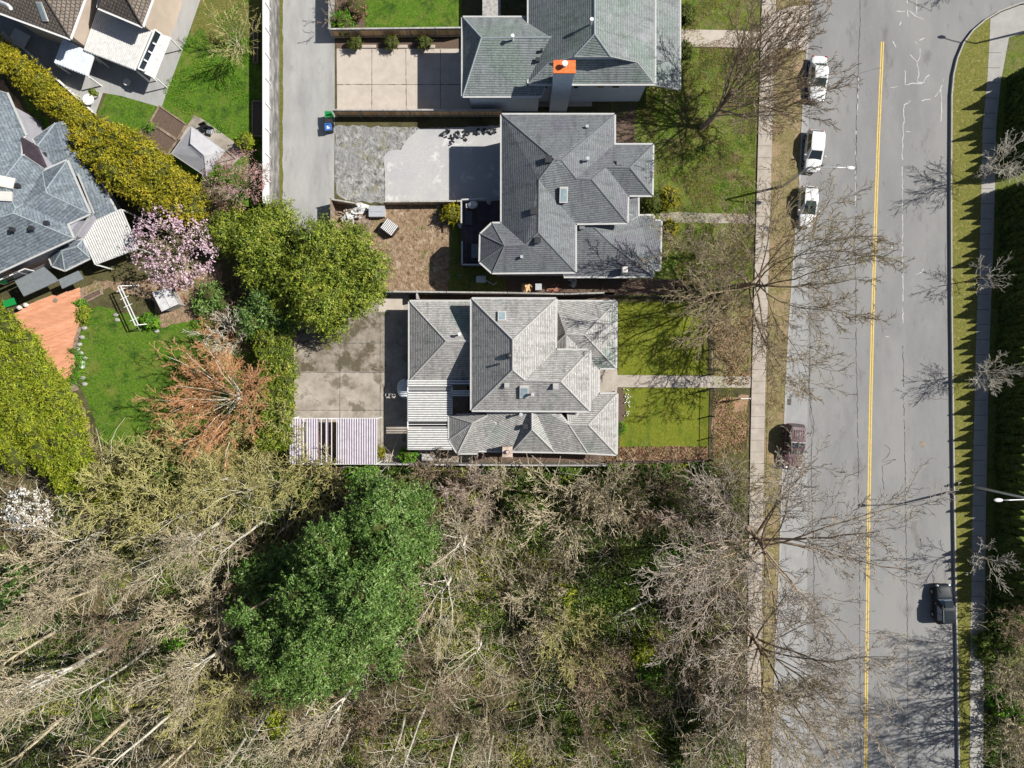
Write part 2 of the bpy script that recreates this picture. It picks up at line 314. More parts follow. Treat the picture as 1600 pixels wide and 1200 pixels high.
M['roof_h2'] = shingle('roof_h2', (.185, .2, .21), (.15, .165, .175), (.095, .10, .108), over=[((.92, .82, .95), .35, .5, .64, .7), ((.21, .23, .24), .8, .6, .8, .4)], row=.2, w=.32, msize=.04)
M['roof_h1'] = shingle('roof_h1', (.235, .26, .265), (.19, .21, .215), (.11, .12, .125), over=[((.9, 1, .9), .3, .48, .6, .9), ((.30, .31, .33), .5, .6, .75, .5)], row=.2, w=.32, msize=.042)
M['roof_h5'] = shingle('roof_h5', (.165, .195, .22), (.12, .145, .17), (.08, .1, .115), over=[((.85, .85, .95), .5, .5, .7, .6), ((.25, .29, .32), 3.5, .52, .7, .6)], row=.26, w=.45, msize=.035)
M['roof_h4'] = shingle('roof_h4', (.215, .18, .15), (.165, .14, .12), (.05, .042, .036), over=[((.75, .72, .7), 2.5, .5, .7, .6)], row=.34, w=.3, msize=.035, bump=1, tile=True)
M['cap_light'] = pl('cap_light', (.36, .355, .345), .85, v=.15)
M['cap_grey'] = pl('cap_grey', (.14, .15, .16), .85, v=.15)
M['cap_blue'] = pl('cap_blue', (.24, .28, .3), .85, v=.15)
M['cap_brown'] = pl('cap_brown', (.05, .042, .036), .85, v=.15)
M['flat_roof'] = pl('flat_roof', (.16, .18, .19), .8, v=.12)
def foliage_mat(name, a, b, c, isl=.35, rough=.55, tr=.25, sc=1.1): return nmat(name, [(.3, a), (.5, b), (.72, c)], sc, 6, rough, island=isl, trans=tr, spec=.35)
M['holly'] = foliage_mat('holly', (.05, .115, .02), (.115, .21, .04), (.27, .37, .13), .6, .5, tr=.15)
M['laurel'] = foliage_mat('laurel', (.065, .11, .01), (.165, .22, .02), (.36, .37, .05), .7, tr=.1)
M['hedge_y'] = foliage_mat('hedge_y', (.17, .18, .01), (.34, .31, .016), (.48, .38, .03), .5, sc=.7)
M['hedge_g'] = foliage_mat('hedge_g', (.13, .2, .01), (.26, .31, .018), (.38, .4, .035), .5)
M['cedar'] = foliage_mat('cedar', (.03, .06, .008), (.055, .10, .012), (.10, .15, .02), .4)
M['boxwood'] = foliage_mat('boxwood', (.05, .085, .01), (.10, .13, .015), (.16, .18, .03), .4)
M['brightleaf'] = foliage_mat('brightleaf', (.06, .2, .01), (.12, .30, .015), (.25, .40, .03), .4)
M['blossom_pink'] = foliage_mat('blossom_pink', (.42, .27, .33), (.62, .45, .52), (.78, .66, .70), .3, .8)
M['blossom_dark'] = foliage_mat('blossom_dark', (.22, .09, .09), (.36, .19, .18), (.52, .33, .34), .4, .8)
M['blossom_white'] = foliage_mat('blossom_white', (.6, .58, .56), (.75, .74, .72), (.8, .8, .78), .2, .8)
M['under'] = foliage_mat('under', (.035, .07, .015), (.09, .15, .02), (.19, .27, .03), .6, sc=.5)
M['brownleaf'] = foliage_mat('brownleaf', (.14, .08, .045), (.26, .16, .09), (.38, .27, .18), .5, .9)
def bark(name, a, b, c, isl=.25): return nmat(name, [(.3, a), (.5, b), (.7, c)], 2.5, 6, .9, island=isl, spec=.2)
M['bark_tan'] = bark('bark_tan', (.28, .23, .14), (.47, .40, .27), (.66, .59, .44))
M['bark_pink'] = bark('bark_pink', (.30, .225, .18), (.45, .35, .295), (.58, .49, .43))
M['bark_pale'] = bark('bark_pale', (.46, .42, .34), (.60, .56, .47), (.70, .67, .58))
M['bark_olive'] = bark('bark_olive', (.26, .25, .09), (.42, .39, .15), (.55, .50, .24))
M['bark_orange'] = bark('bark_orange', (.40, .16, .075), (.58, .30, .15), (.60, .46, .27))
M['bark_grey'] = bark('bark_grey', (.28, .23, .18), (.42, .365, .30), (.56, .50, .43))
M['bark_mix'] = bark('bark_mix', (.2, .15, .09), (.34, .27, .17), (.46, .40, .27))
M['bark_dark'] = bark('bark_dark', (.05, .042, .03), (.085, .07, .05), (.14, .12, .08))
M['bark_brown'] = bark('bark_brown', (.17, .12, .08), (.29, .22, .15), (.42, .34, .24))
# ---------------------------------------------------------------- ground
def ground():
    xs = sorted(set([-260, -170, -110] + [-56 + .8 * i for i in range(141)] + [110, 170, 260] + [TERR[5][0], TERR[5][0] - .3]))
    ys = [-220, -140, -90] + [-46 + .8 * i for i in range(116)] + [90, 140, 220]
    me = bpy.data.meshes.new('ground'); nx = len(xs)
    v = [(x, y, terr(x, y)) for y in ys for x in xs]
    f = [(j * nx + i, j * nx + i + 1, (j + 1) * nx + i + 1, (j + 1) * nx + i) for j in range(len(ys) - 1) for i in range(nx - 1)]
    me.from_pydata(v, [], f); me.materials.append(M['ground']); me.update()
    o = bpy.data.objects.new('ground', me); COL.objects.link(o); o['kind'] = 'structure'
ground()
KW = [(1277, -900), (1272, -40), (1268, 0), (1256, 150), (1249, 300), (1241, 400), (1233, 520), (1228, 620), (1224, 720), (1219, 870), (1213, 1000), (1205, 1240), (1180, 1900)]     # west kerb line
WS = [(1205, -900), (1190, -40), (1190, 0), (1186, 150), (1182, 300), (1179, 420), (1175, 560), (1172, 700), (1169, 900), (1165, 1240), (1158, 1900)]      # west sidewalk, west edge
KE = [(1484, 150), (1483, 300), (1484, 480), (1486, 640), (1488, 780), (1490, 900), (1493, 1040), (1496, 1240), (1505, 1900)]     # east kerb
CL = [(1379, 65), (1373, 200), (1368, 340), (1364, 480), (1361, 600), (1358, 760), (1356, 900), (1354, 1060), (1352, 1240), (1348, 1900)]
kc = [(1700, -6), (1640, 0), (1592, 6), (1560, 18), (1538, 31), (1518, 48), (1503, 68), (1493, 92), (1487, 118)]   # corner kerb
road = [(x, y) for x, y in KW] + [(x, y) for x, y in KE][::-1] + kc[::-1] + [(2400, -10), (2400, -900)]
patch('road', road, M['asphalt'], .004)
mb = MB(); tab = [(x, y) for x, y in KW if y >= 150]
for a, b in zip(tab, tab[1:]):
    q = [(a[0], a[1]), (b[0], b[1]), (max(1262 - (b[1] - 520) * .002, b[0] + 8), b[1]), (max(1262 - (a[1] - 520) * .002, a[0] + 8), a[1])]
    mb.face([P(x, y, .008) for x, y in q])
struct('road_shoulder', mb, M['shoulder'])
mb = MB()
for off in (-2.2, 1.0): strip_px(CL, off - .2, off + 1.6, .012, mb)
struct('road_centre_line', mb, M['yellow'])
def crack_line(mb, pts, w, amp, seed, gap=0, dz=.012, seglen=5):
    r = random.Random(seed); out = []
    for a, b in zip(pts, pts[1:]):
        l = sqrt((a[0] - b[0]) ** 2 + (a[1] - b[1]) ** 2); k = max(1, int(l / seglen))
        for j in range(k): t = j / k; out.append((a[0] + (b[0] - a[0]) * t + r.uniform(-amp, amp), a[1] + (b[1] - a[1]) * t + r.uniform(-amp, amp)))
    out.append(pts[-1])
    for a, b in zip(out, out[1:]):
        if gap and r.random() < gap: continue
        A, B = P(*a, dz), P(*b, dz); d = (B - A); n = Vector((-d.y, d.x, 0)).normalized() * w * r.uniform(.5, 1.3) / 2
        mb.face([A - n, A + n, B + n, B - n] if (n.cross(d)).z < 0 else [A + n, A - n, B - n, B + n])
mb = MB()
C1 = [(1345, -60), (1344, 30), (1342, 70), (1341, 120)]; crack_line(mb, C1, .05, .8, 1)
crack_line(mb, [(1340, 118), (1338, 200), (1337, 300), (1337, 440), (1338, 560), (1340, 640), (1341, 740), (1343, 900), (1344, 1100), (1346, 1250)], .06, .9, 2, .12)
crack_line(mb, [(1411, 540), (1412, 620), (1414, 720), (1416, 860), (1418, 1000), (1420, 1240)], .055, .9, 3, .1)
crack_line(mb, [(1266, 480), (1265, 560), (1265, 600), (1268, 645), (1273, 662), (1268, 690), (1268, 740), (1271, 850), (1272, 1000)], .06, 1, 4)
crack_line(mb, [(1264, 560), (1264, 600), (1266, 650), (1270, 670), (1265, 684)], .05, 1, 5)
crack_line(mb, [(1299, 120), (1339, 121)], .04, .5, 6); crack_line(mb, [(1341, 116), (1360, 110), (1378, 106)], .035, 1, 7)
crack_line(mb, [(1383, 693), (1392, 702), (1385, 715), (1378, 720)], .05, 1.5, 8); crack_line(mb, [(1378, 722), (1400, 718), (1379, 729), (1380, 750), (1381, 765)], .05, 1.5, 9)
crack_line(mb, [(1310, 528), (1337, 530)], .04, .5, 10); crack_line(mb, [(1418, 627), (1440, 623), (1480, 624)], .04, .7, 11)
crack_line(mb, [(1478, 380), (1477, 400), (1479, 460)], .04, .7, 12); crack_line(mb, [(1456, 6), (1456, 18), (1418, 0)], .04, .7, 13)
struct('road_crack', mb, M['crack'])
mb = MB()
crack_line(mb, [(1341, 118), (1339, 180), (1337, 230), (1337, 330), (1337, 420)], .07, .9, 21, .25)
for k, ps in enumerate([[(1413, 165), (1412, 185), (1410, 240), (1410, 330), (1411, 440), (1411, 505)], [(1424, 158), (1412, 164)], [(1392, 137), (1413, 132), (1440, 130), (1452, 117)], [(1414, 130), (1414, 110)], [(1422, 85), (1432, 97), (1436, 112), (1434, 128), (1445, 129)], [(1432, 97), (1438, 88), (1437, 75), (1430, 64)], [(1437, 62), (1450, 55)], [(1401, 18), (1420, 17), (1432, 26), (1443, 30)], [(1432, 0), (1432, 22)], [(1418, 0), (1419, 26)], [(1440, 157), (1454, 155)], [(1461, 152), (1470, 138), (1475, 122)], [(1470, 140), (1472, 170), (1470, 190)], [(1396, 64), (1400, 74)], [(1431, 429), (1441, 426), (1443, 420)], [(1417, 629), (1430, 624)], [(1382, 386), (1395, 387)], [(1384, 526), (1394, 527)], [(1415, 206), (1423, 206)], [(1406, 40), (1408, 34)]]):
    crack_line(mb, ps, .075, 1.0, 30 + k, .08)
struct('sealed_road_crack', mb, M['sealed'])
# kerbs, verges and sidewalks
mb = MB(); strip_px(KW, -2.4, 0, -.1, mb, .13); struct('west_kerb', mb, M['kerb'])
wv = [(ip(WS, y) + (21 if y < 500 else 22), y) for y in (-900, -40, 0, 150, 300, 420, 560, 700, 900, 1240, 1900)] + [(x - 2.4, y) for x, y in KW][::-1]
patch('west_verge', wv, M['verge'], 0, h=.10)
mb = MB(); strip_px(WS, 0, 21.5, -.05, mb, .115); struct('west_sidewalk', mb, M['sidewalk'])
mb = MB()
for k in range(70):
    y = -30 + k * 18.4; x = ip(WS, y); mb.face([P(*q, .119) for q in ((x, y), (x, y + .5), (x + 21.5, y + .5), (x + 21.5, y))])
struct('sidewalk_joint', mb, M['crack'])
EK = [(1700, -2)] + kc[1:] + KE
mb = MB()
cen = []
for i, q in enumerate(EK):
    a = Vector(P(*EK[max(0, i - 1)]).xy); b = Vector(P(*EK[min(len(EK) - 1, i + 1)]).xy); d = (b - a).normalized(); n = Vector((-d.y, d.x)); cen.append((P(*q).xy, n))
for (p, n), (q, m) in zip(cen, cen[1:]):
    mb.prism([p, q, q + m * .13, p + n * .13], -.1, .27)
struct('east_kerb', mb, M['kerb'])
ek_in = [p + n * .12 for p, n in cen]
def wpatch(name, pts, m, h):
    mb = MB(); mb.prism([Vector(p) for p in pts], -.06, h); return struct(name, mb, m)
SE_ = [(1545, -200), (1545, 30), (1544, 60), (1540, 130), (1533, 200), (1531, 300), (1528, 400), (1524, 500), (1521, 600), (1519, 700), (1517, 800), (1516, 900), (1514, 1000), (1513, 1240), (1512, 1900)]
wpatch('east_verge', [p for p in ek_in if p.y < P(0, 28).y] + [P(x, y).xy for x, y in SE_[::-1] if y > 20], M['verge_e'], .22)
mb = MB()
for a, b in zip(SE_[2:], SE_[3:]): mb.prism([P(x, y).xy for x, y in (a, b, (b[0] + 21, b[1]), (a[0] + (21 if a[1] > 100 else 30), a[1]))], -.05, .23)
mb.prism([P(x, y).xy for x, y in ((1544, 60), (1574, 60), (1640, 40), (1640, 4), (1592, 10), (1562, 21), (1545, 31))], -.05, .23)
struct('east_sidewalk', mb, M['sidewalk_e'])
mb = MB()
for k in range(60):
    y = 82 + k * 23.6; x = ip(SE_, y); mb.face([P(*q, .235) for q in ((x, y), (x, y + .7), (x + 21, y + .7), (x + 21, y))])
struct('sidewalk_joint', mb, M['crack'])
patch('hedge_strip', [(1556, 60), (1800, 40), (1800, 1900), (1535, 1900), (1536, 900), (1545, 500), (1553, 250)], M['yard_grass'], 0, h=.16)
mb = MB(); q = P(1233, 628); mb.box((q.x, q.y, .012), (.35, .6, .012)); struct('drain_grate', mb, M['crack'])
mb = MB(); mb.cyl(P(1304, 812, .003), .33, .012, 20); mb.cyl(P(1442, 694, .003), .33, .012, 20); struct('manhole_cover', mb, M['stained'])
# lane, drives, paths
patch('lane', [(441, -300), (522, -300), (523, 60), (523, 190), (522, 300), (524, 345), (520, 365), (440, 365)], M['lane'], .004)
patch('lane_edge_strip', [(432, -300), (442, -300), (442, 340), (434, 340)], M['rough_grass'], .008, 1, 10)
patch('concrete_drive', [(526, 76), (730, 76), (730, 140), (925, 140), (925, 166), (784, 168), (784, 180), (527, 180)], M['concrete'], .008)
mb = MB()
for a in ([(581, 77), (581, 180)], [(634, 77), (635, 180)], [(688, 77), (688, 180)], [(526, 132), (730, 132)]): crack_line(mb, a, .06, .2, 5, dz=.012)
struct('drive_joint', mb, M['crack'])
patch('gravel_strip', [(523, 196), (655, 200), (640, 222), (612, 240), (600, 250), (601, 318), (535, 312), (524, 300)], M['gravel'], .012, 2.0, 7)
patch('paved_yard', [(600, 244), (607, 236), (626, 234), (634, 220), (655, 201), (784, 196), (784, 314), (602, 316)], M['paving'], .016, .8, 5)
patch('dirt_yard', [(524, 318), (600, 322), (722, 318), (722, 456), (598, 456), (560, 420), (524, 360)], M['dirt'], .012)
patch('garden_bed', [(690, 318), (722, 318), (722, 350), (705, 350), (690, 340)], M['rough_grass'], .016, 2)
patch('side_grass', [(703, 350), (790, 350), (790, 458), (700, 458)], M['yard_grass'], .016, 1.5)
patch('old_drive', [(459, 488), (598, 458), (640, 458), (640, 594), (604, 606), (599, 606), (599, 726), (458, 726)], M['old_concrete'], .012)
patch('stained_slab', [(460, 488), (605, 488), (606, 581), (461, 581)], M['stained'], .0145, .6, 10)
patch('leaf_bed', [(488, 664), (530, 660), (534, 722), (486, 722)], M['leaf_litter'], .016, 2)
patch('side_slab', [(592, 466), (630, 466), (631, 488), (592, 488)], M['concrete'], .018)
patch('carport_slab', [(601, 486), (720, 486), (740, 730), (600, 722)], M['old_concrete'], .016)
mb = MB()
for a in ([(531, 486), (531, 700)], [(594, 486), (594, 720)], [(461, 536), (606, 536)], [(461, 582), (606, 582)], [(461, 641), (600, 641)]): crack_line(mb, a, .05, .3, 6, dz=.018)
struct('drive_joint', mb, M['crack'])
patch('north_front_lawn', [(1062, -300), (1189, -300), (1189, 47), (1062, 46)], M['yard_grass'], .004)
patch('front_yard', [(955, 74), (1186, 76), (1178, 335), (1175, 460), (960, 465), (955, 300)], M['yard_grass'], .004)
patch('shrub_bed', [(958, 160), (992, 160), (992, 222), (1020, 226), (1022, 232), (1000, 236), (958, 228)], M['soil'], .008, 1.5)
patch('side_bed', [(785, 433), (960, 436), (1075, 436), (1100, 460), (785, 462)], M['soil'], .006, 1.5)
patch('front_path', [(1063, 46), (1140, 47), (1190, 50), (1190, 76), (1140, 74), (1063, 72)], M['concrete'], .010)
patch('driveway_apron', [(1205, 22), (1232, 12), (1262, 8), (1262, 80), (1232, 76), (1205, 76)], M['concrete'], 0, h=.113)
patch('front_path', [(1028, 334), (1060, 331), (1105, 333), (1183, 335), (1183, 350), (1105, 348), (1052, 348), (1030, 344)], M['old_concrete'], .010)
patch('front_path', [(935, 562), (963, 562), (965, 586), (1175, 588), (1175, 606), (965, 605), (963, 618), (935, 618)], M['sidewalk'], .014)
patch('front_lawn', [(966, 472), (1104, 472), (1104, 586), (966, 586)], M['front_lawn'], .008)
patch('front_lawn', [(972, 606), (1108, 606), (1106, 700), (968, 700)], M['front_lawn'], .008)
patch('leaf_bed', [(946, 698), (1000, 700), (1060, 697), (1106, 700), (1106, 718), (946, 720)], M['leaf_litter'], .012, 1.5, 6)
patch('leaf_bed', [(1112, 480), (1176, 480), (1174, 588), (1112, 588)], M['verge'], .012, 2, 8)
patch('leaf_bed', [(1126, 622), (1168, 618), (1168, 690), (1112, 706), (1110, 660)], M['leaf_litter'], .012, 3, 8)
patch('flower_bed', [(964, 606), (972, 606), (978, 630), (975, 665), (966, 690), (963, 690)], M['soil'], .012, .8)
patch('side_passage', [(600, 457), (960, 457), (960, 472), (600, 472)], M['soil'], .006)
patch('side_passage', [(590, 700), (945, 700), (945, 722), (590, 722)], M['soil'], .006)
patch('north_yard', [(524, -300), (570, -300), (570, 50), (524, 50)], M['soil'], .006)
patch('north_lawn', [(570, -300), (722, -300), (722, 50), (570, 50)], M['lawn'], .010)
# upper-left garden (raised)
patch('garden_lawn', [(312, -60), (424, -60), (424, 325), (372, 322), (318, 285), (210, 212), (152, 178), (170, 140), (250, 165)], M['lawn'], .006, flat=TZ)
patch('garden_patio', [(-120, -120), (330, -200), (313, 0), (292, 60), (252, 168), (190, 150), (161, 145), (150, 176), (120, 150), (20, 78), (-60, 60)], M['lane'], .012, flat=TZ)
patch('gazebo_slab', [(304, 180), (320, 188), (385, 236), (360, 262), (330, 250), (262, 236), (290, 200)], M['old_concrete'], .014, flat=TZ)
patch('garden_strip', [(312, -60), (424, -60), (424, 40), (380, 60), (330, 70), (312, 40), (300, 60), (296, 50)], M['rough_grass'], .010, 3, flat=TZ)
# left gardens
patch('west_lawn', [(124, 490), (150, 478), (240, 500), (330, 500), (400, 520), (420, 640), (400, 700), (330, 720), (200, 716), (160, 690), (140, 640), (126, 600), (124, 540)], M['lawn'], .006, 2.5)
patch('west_lawn', [(0, 95), (30, 130), (40, 165), (70, 205), (85, 190), (100, 190), (20, 110)], M['lawn'], .006, 2)
patch('flower_bed', [(0, 120), (14, 140), (50, 185), (66, 205), (50, 214), (36, 205), (10, 150), (-20, 148)], M['leaf_litter'], .012, 2)
patch('garden_path', [(96, 606), (132, 640), (150, 700), (190, 740), (210, 760), (190, 762), (160, 730), (138, 690), (110, 650)], M['dirt'], .012, 2)
patch('garden_path', [(118, 455), (150, 440), (220, 440), (300, 420), (345, 410), (350, 460), (300, 500), (250, 512), (240, 470), (170, 450), (130, 480)], M['dirt'], .010, 2)
# ---------------------------------------------------------------- houses
FACES = []      # (pixel polygon, plane point, plane normal) for measuring heights on roofs
def inset(pts, d):
    pts = [Vector(p[:2]) for p in pts]; n = len(pts)
    a = sum(pts[i].x * pts[(i + 1) % n].y - pts[(i + 1) % n].x * pts[i].y for i in range(n)); s = 1 if a > 0 else -1; out = []
    for i in range(n):
        e1 = (pts[i] - pts[i - 1]).normalized(); e2 = (pts[(i + 1) % n] - pts[i]).normalized()
        n1 = Vector((-e1.y, e1.x)) * s; n2 = Vector((-e2.y, e2.x)) * s; b = n1 + n2; l = b.length
        if l < .2: out.append(pts[i] + n1 * d); continue
        b /= l; out.append(pts[i] + b * d / max(.35, b.dot(n1)))
    return out
def roof(parent, V, faces, mat, cap, fas, drop=.2, gut=True, capr=.085, under=True, name='roof'):
    W3 = {k: P(*v) for k, v in V.items()}; me = bpy.data.meshes.new(name); o0 = ORG[parent.name]
    keys = list(V); idx = {k: i for i, k in enumerate(keys)}; fl = []
    for f in faces:
        f = f.split() if isinstance(f, str) else f
        n = Vector((0, 0, 0))
        for i in range(len(f)): n += W3[f[i]].cross(W3[f[(i + 1) % len(f)]])
        if n.z < 0: f = f[::-1]; n = -n
        fl.append((f, n.normalized())); FACES.append(([V[k][:2] for k in f], W3[f[0]], n.normalized()))
    verts = [W3[k] - o0 for k in keys]; me.from_pydata([tuple(v) for v in verts], [], [tuple(idx[k] for k in f) for f, n in fl])
    uv = me.uv_layers.new(name='uv').data; li = 0
    for f, n in fl:
        h = Vector((0, 0, 1)).cross(n); h = h.normalized() if h.length > 1e-4 else Vector((1, 0, 0)); u = n.cross(h)
        for k in f: p = W3[k]; uv[li].uv = (p.dot(h) + 50, p.dot(u) + 50); li += 1
    me.materials.append(mat); me.update(); o = bpy.data.objects.new(name, me); COL.objects.link(o); o.parent = parent; ORG[o.name] = o0
    ed = {}
    for f, n in fl:
        c = sum((W3[k] for k in f), Vector()) / len(f)
        for i in range(len(f)):
            a, b = f[i], f[(i + 1) % len(f)]; ed.setdefault(frozenset((a, b)), []).append((a, b, n, c))
    fb = MB(); gb = MB(); cb = MB()
    for e, l in ed.items():
        a, b = W3[l[0][0]], W3[l[0][1]]
        if (b - a).length < .05: continue
        if len(l) == 1:
            d = (b - a).normalized(); out = Vector((d.y, -d.x, 0)); q = out * .03; dz = Vector((0, 0, -drop))
            fb.face([a + q, b + q, b + q + dz, a + q + dz]); fb.face([a + q, a, b, b + q]); fb.face([a + dz, a + q + dz, b + q + dz, b + dz]); fb.face([a, a + dz, b + dz, b])
            if gut and abs(a.z - b.z) < .12: g = out * .09 + Vector((0, 0, -.07)); gb.bar(a + g, b + g, .12, .12)
        elif len(l) == 2:
            n1, c2 = l[0][2], l[1][3]
            if (c2 - a).dot(n1) < -.05: cb.tube([a + Vector((0, 0, -.02)), b + Vector((0, 0, -.02))], capr, 5)
    if fb.f: fb.build('fascia', fas, o)
    if gb.f: gb.build('gutter', fas, o)
    if cb.f: cb.build('ridge_cap', cap, o)
    return o
def rz_(px, py, default=5):
    "height and normal of the topmost roof under a photo pixel"
    best = None
    for poly, p0, n in FACES:
        if inside((px, py), poly):
            a = Vector((0, 0, H)); d = P(px, py, 0) - a; t = (p0 - a).dot(n) / d.dot(n); q = a + d * t
            if best is None or q.z > best[0].z: best = (q, n)
    return best or (P(px, py, default), Vector((0, 0, 1)))
def walls(parent, pts, ze, z0, mat, ins=.4, name='wall', top=None):
    mb = MB(); mb.prism(inset([P(x, y, ze).xy for x, y in pts], ins), z0 - .1, ze - .12); return mb.build(name, mat, parent)
def skylight(parent, x0, y0, x1, y1, mat=None):
    q, n = rz_((x0 + x1) / 2, (y0 + y1) / 2); k = (H - q.z) / H / S; w, h = (x1 - x0) * k, (y1 - y0) * k
    f = MB(); rx = -atan2(n.y, n.z); ry = atan2(n.x, sqrt(n.y ** 2 + n.z ** 2)); f.box(q + n * .1, (w, h, .26), 0, tilt=(rx, ry)); o = f.build('skylight', M['off_white'], parent)
    g = MB(); g.box(q + n * .235, (w - .22, h - .22, .03), 0, tilt=(rx, ry)); g.build('pane', mat or M['skylight'], o)
def vent(parent, px, py, kind='box', s=.4, mat=None):
    q, n = rz_(px, py); mb = MB()
    if kind == 'box': mb.box(q + Vector((0, 0, .1)), (s, s, .35)); mb.box(q + Vector((0, 0, .3)), (s * 1.25, s * 1.25, .06)); m = mat or M['dark_metal']
    elif kind == 'dome': mb.ball(q + Vector((0, 0, .12)), (s * .6, s * .6, s * .55), 12, 8); m = mat or M['dark_metal']
    else: mb.cyl(q + Vector((0, 0, -.1)), .09, .9, 10); mb.cyl(q + Vector((0, 0, .75)), .17, .14, 10); m = mat or M['galv']
    mb.build('roof_vent' if kind != 'pipe' else 'vent_pipe', m, parent)
def wwin(parent, p, t, w, h, frame=None, name='window'):
    "window on a wall: p centre, t horizontal unit vector along the wall; outward = t rotated -90"
    o = Vector((t.y, -t.x, 0)); a = atan2(t.y, t.x); f = MB(); f.box(p + o * .03, (w, .1, h), a); fo = f.build(name, frame or M['white'], parent)
    g = MB(); g.box(p + o * .075, (w - .16, .03, h - .16), a); g.build('pane', M['glass'], fo); return fo
# -- H3 : main house, pale grey shingles
h3 = thing('house', P(800, 590), 'large house with pale grey many-hipped shingle roof beside the woodland edge', 'house')
e = 5.4
for pts, ze in (([(740, 470), (866, 470), (866, 550), (919, 550), (918, 639), (740, 639)], e),): walls(h3, pts, ze, 0, M['siding_tan'])
walls(h3, [(641, 473), (760, 473), (760, 592), (641, 592)], 2.9, 0, M['siding_tan'])
walls(h3, [(850, 474), (960, 474), (960, 572), (850, 572)], 3.0, 0, M['siding_tan'], name='wing_wall')
walls(h3, [(706, 640), (960, 640), (960, 706), (918, 704), (716, 704), (706, 690)], 3.0, 0, M['siding_tan'], name='wing_wall')
V = dict(A=(640, 471, 2.9), B=(748, 471, 2.9), r1=(697, 533, 4.9), r2=(748, 533, 4.9), C=(748, 594, 2.9), D=(640, 594, 2.9))
roof(h3, V, ['A B r2 r1', 'A r1 D', 'r1 r2 C D'], M['roof_h3'], M['cap_light'], M['fascia'])
V = dict(A=(866, 471, 3.0), B=(963, 471, 3.0), C=(962, 575, 3.0), D=(935, 575, 3.0), r1=(884, 522, 4.7), r2=(913, 523, 4.7), w1=(866, 540, 4.0), w2=(866, 600, 4.6), m=(900, 600, 3.9), p=(935, 616, 3.0), s1=(889, 664, 4.5), q1=(885, 640, 4.3))
roof(h3, V, ['A B r2 r1 w1', 'B C r2', 'r1 r2 C D', 'w1 r1 D p s1 q1 w2'], M['roof_h3'], M['cap_light'], M['fascia'])
V = dict(s1=(889, 664, 4.5), s2=(919, 664, 4.5), p=(935, 616, 3.0), a=(964, 615, 3.0), b=(963, 710, 3.0), c=(918, 707.5, 3.0), t1=(831, 631, 4.9), t2=(831, 671, 4.9), u1=(800, 705, 3.0), u2=(866, 706, 3.0), v1=(737, 704, 3.0), w=(760, 646, 4.2), x=(775, 663, 4.0), q=(868, 640, 4.6))
roof(h3, V, ['p a s2 s1', 'a b s2', 's1 s2 b c', 't1 q s1 c u2 t2', 't2 u1 u2', 'w t1 t2 u1 v1 x'], M['roof_h3'], M['cap_light'], M['fascia'])
V = dict(a=(702, 650, 3.0), b=(702, 687, 3.0), c=(715, 708, 3.0), d=(746, 708, 3.0), k=(738, 661, 4.4), n=(762, 649, 4.1), x=(775, 663, 4.05), m=(737, 646, 3.4))
roof(h3, V, ['a b k', 'b c k', 'k c d x n', 'a k n m'], M['roof_h3'], M['cap_light'], M['fascia'])
V = dict(A=(737, 467, e), B=(869, 467, e), C=(868, 547, e), C2=(922, 547, e), D=(921, 642, e), E=(737, 641, e), r1=(801, 531, 7.9), r2=(801, 578, 7.9), r3=(820, 594, 7.2), r4=(876, 596, 7.2))
roof(h3, V, ['A r1 r2 E', 'A B r1', 'B C r3 r2 r1', 'C C2 r4 r3', 'C2 D r4', 'E r2 r3 r4 D'], M['roof_h3'], M['cap_light'], M['fascia'])
skylight(h3, 778, 486, 791, 505); skylight(h3, 812, 601, 826, 622)
vent(h3, 795, 556, 'dome', .45); vent(h3, 792, 602, 'box', .35, M['cap_light']); vent(h3, 868, 603, 'box', .4, M['cap_light']); vent(h3, 832, 616, 'pipe'); vent(h3, 821, 666, 'box', .35)
vent(h3, 814, 647, 'pipe'); vent(h3, 719, 523, 'pipe', mat=M['white']); vent(h3, 779, 569, 'box', .16)
mb = MB(); p = P(793, 706, 4.6); mb.box((p.x, p.y, 2.2), (.8, .9, 4.6)); mb.cyl((p.x, p.y, 4.5), .2, .3, 10); mb.build('chimney', M['cap_brown'], h3); mb = MB(); mb.box((p.x, p.y, 4.56), (.95, 1.0, .08)); mb.cyl((p.x, p.y, 4.8), .16, .12, 10); mb.build('chimney_cap', M['bark_pink'], h3)
mb = MB(); p = P(949, 590, .2); mb.box((p.x - .3, p.y, .12), (1.6, 3.2, .24)); mb.build('porch_slab', M['sidewalk'], h3)
for a, b, w in (((716, 709, 3.0), (716, 709, 0), .08), ((907, 706, 2.9), (907, 710, 0), .09), ((962, 612, 2.8), (962, 612, 0), .14)): mb = MB(); mb.bar(P(*a), P(*b), w, w); mb.build('downpipe', M['fascia'], h3)
# -- H2 : middle house
h2 = thing('house', P(880, 310), 'dark blue-grey shingled house in the middle of the row, with a deck behind', 'house')
walls(h2, [(786, 181), (958, 181), (958, 228), (981, 240), (978, 346), (897, 348), (897, 424), (772, 424), (753, 408), (753, 368), (770, 351), (786, 349)], 5.4, 0, M['siding_grey'])
walls(h2, [(940, 228), (1018, 228), (1018, 303), (940, 303)], 5.4, 0, M['siding_grey'], name='wing_wall')
walls(h2, [(880, 340), (1015, 342), (1030, 350), (1028, 420), (1016, 430), (882, 430)], 2.9, 0, M['siding_grey'], name='wing_wall')
V = dict(a=(881, 432, 2.9), b=(1020, 432, 2.9), b2=(1021, 421, 2.9), b3=(1031, 421, 2.9), c=(1033, 345, 2.9), d=(1021, 345, 2.9), d2=(1021, 337, 2.9), f=(996, 337, 2.95), g=(952, 378, 4.4), h=(925, 352, 4.9), i=(890, 350, 5.0), j=(881, 350, 5.0), k=(975, 350, 3.9), l=(981, 335, 3.5))
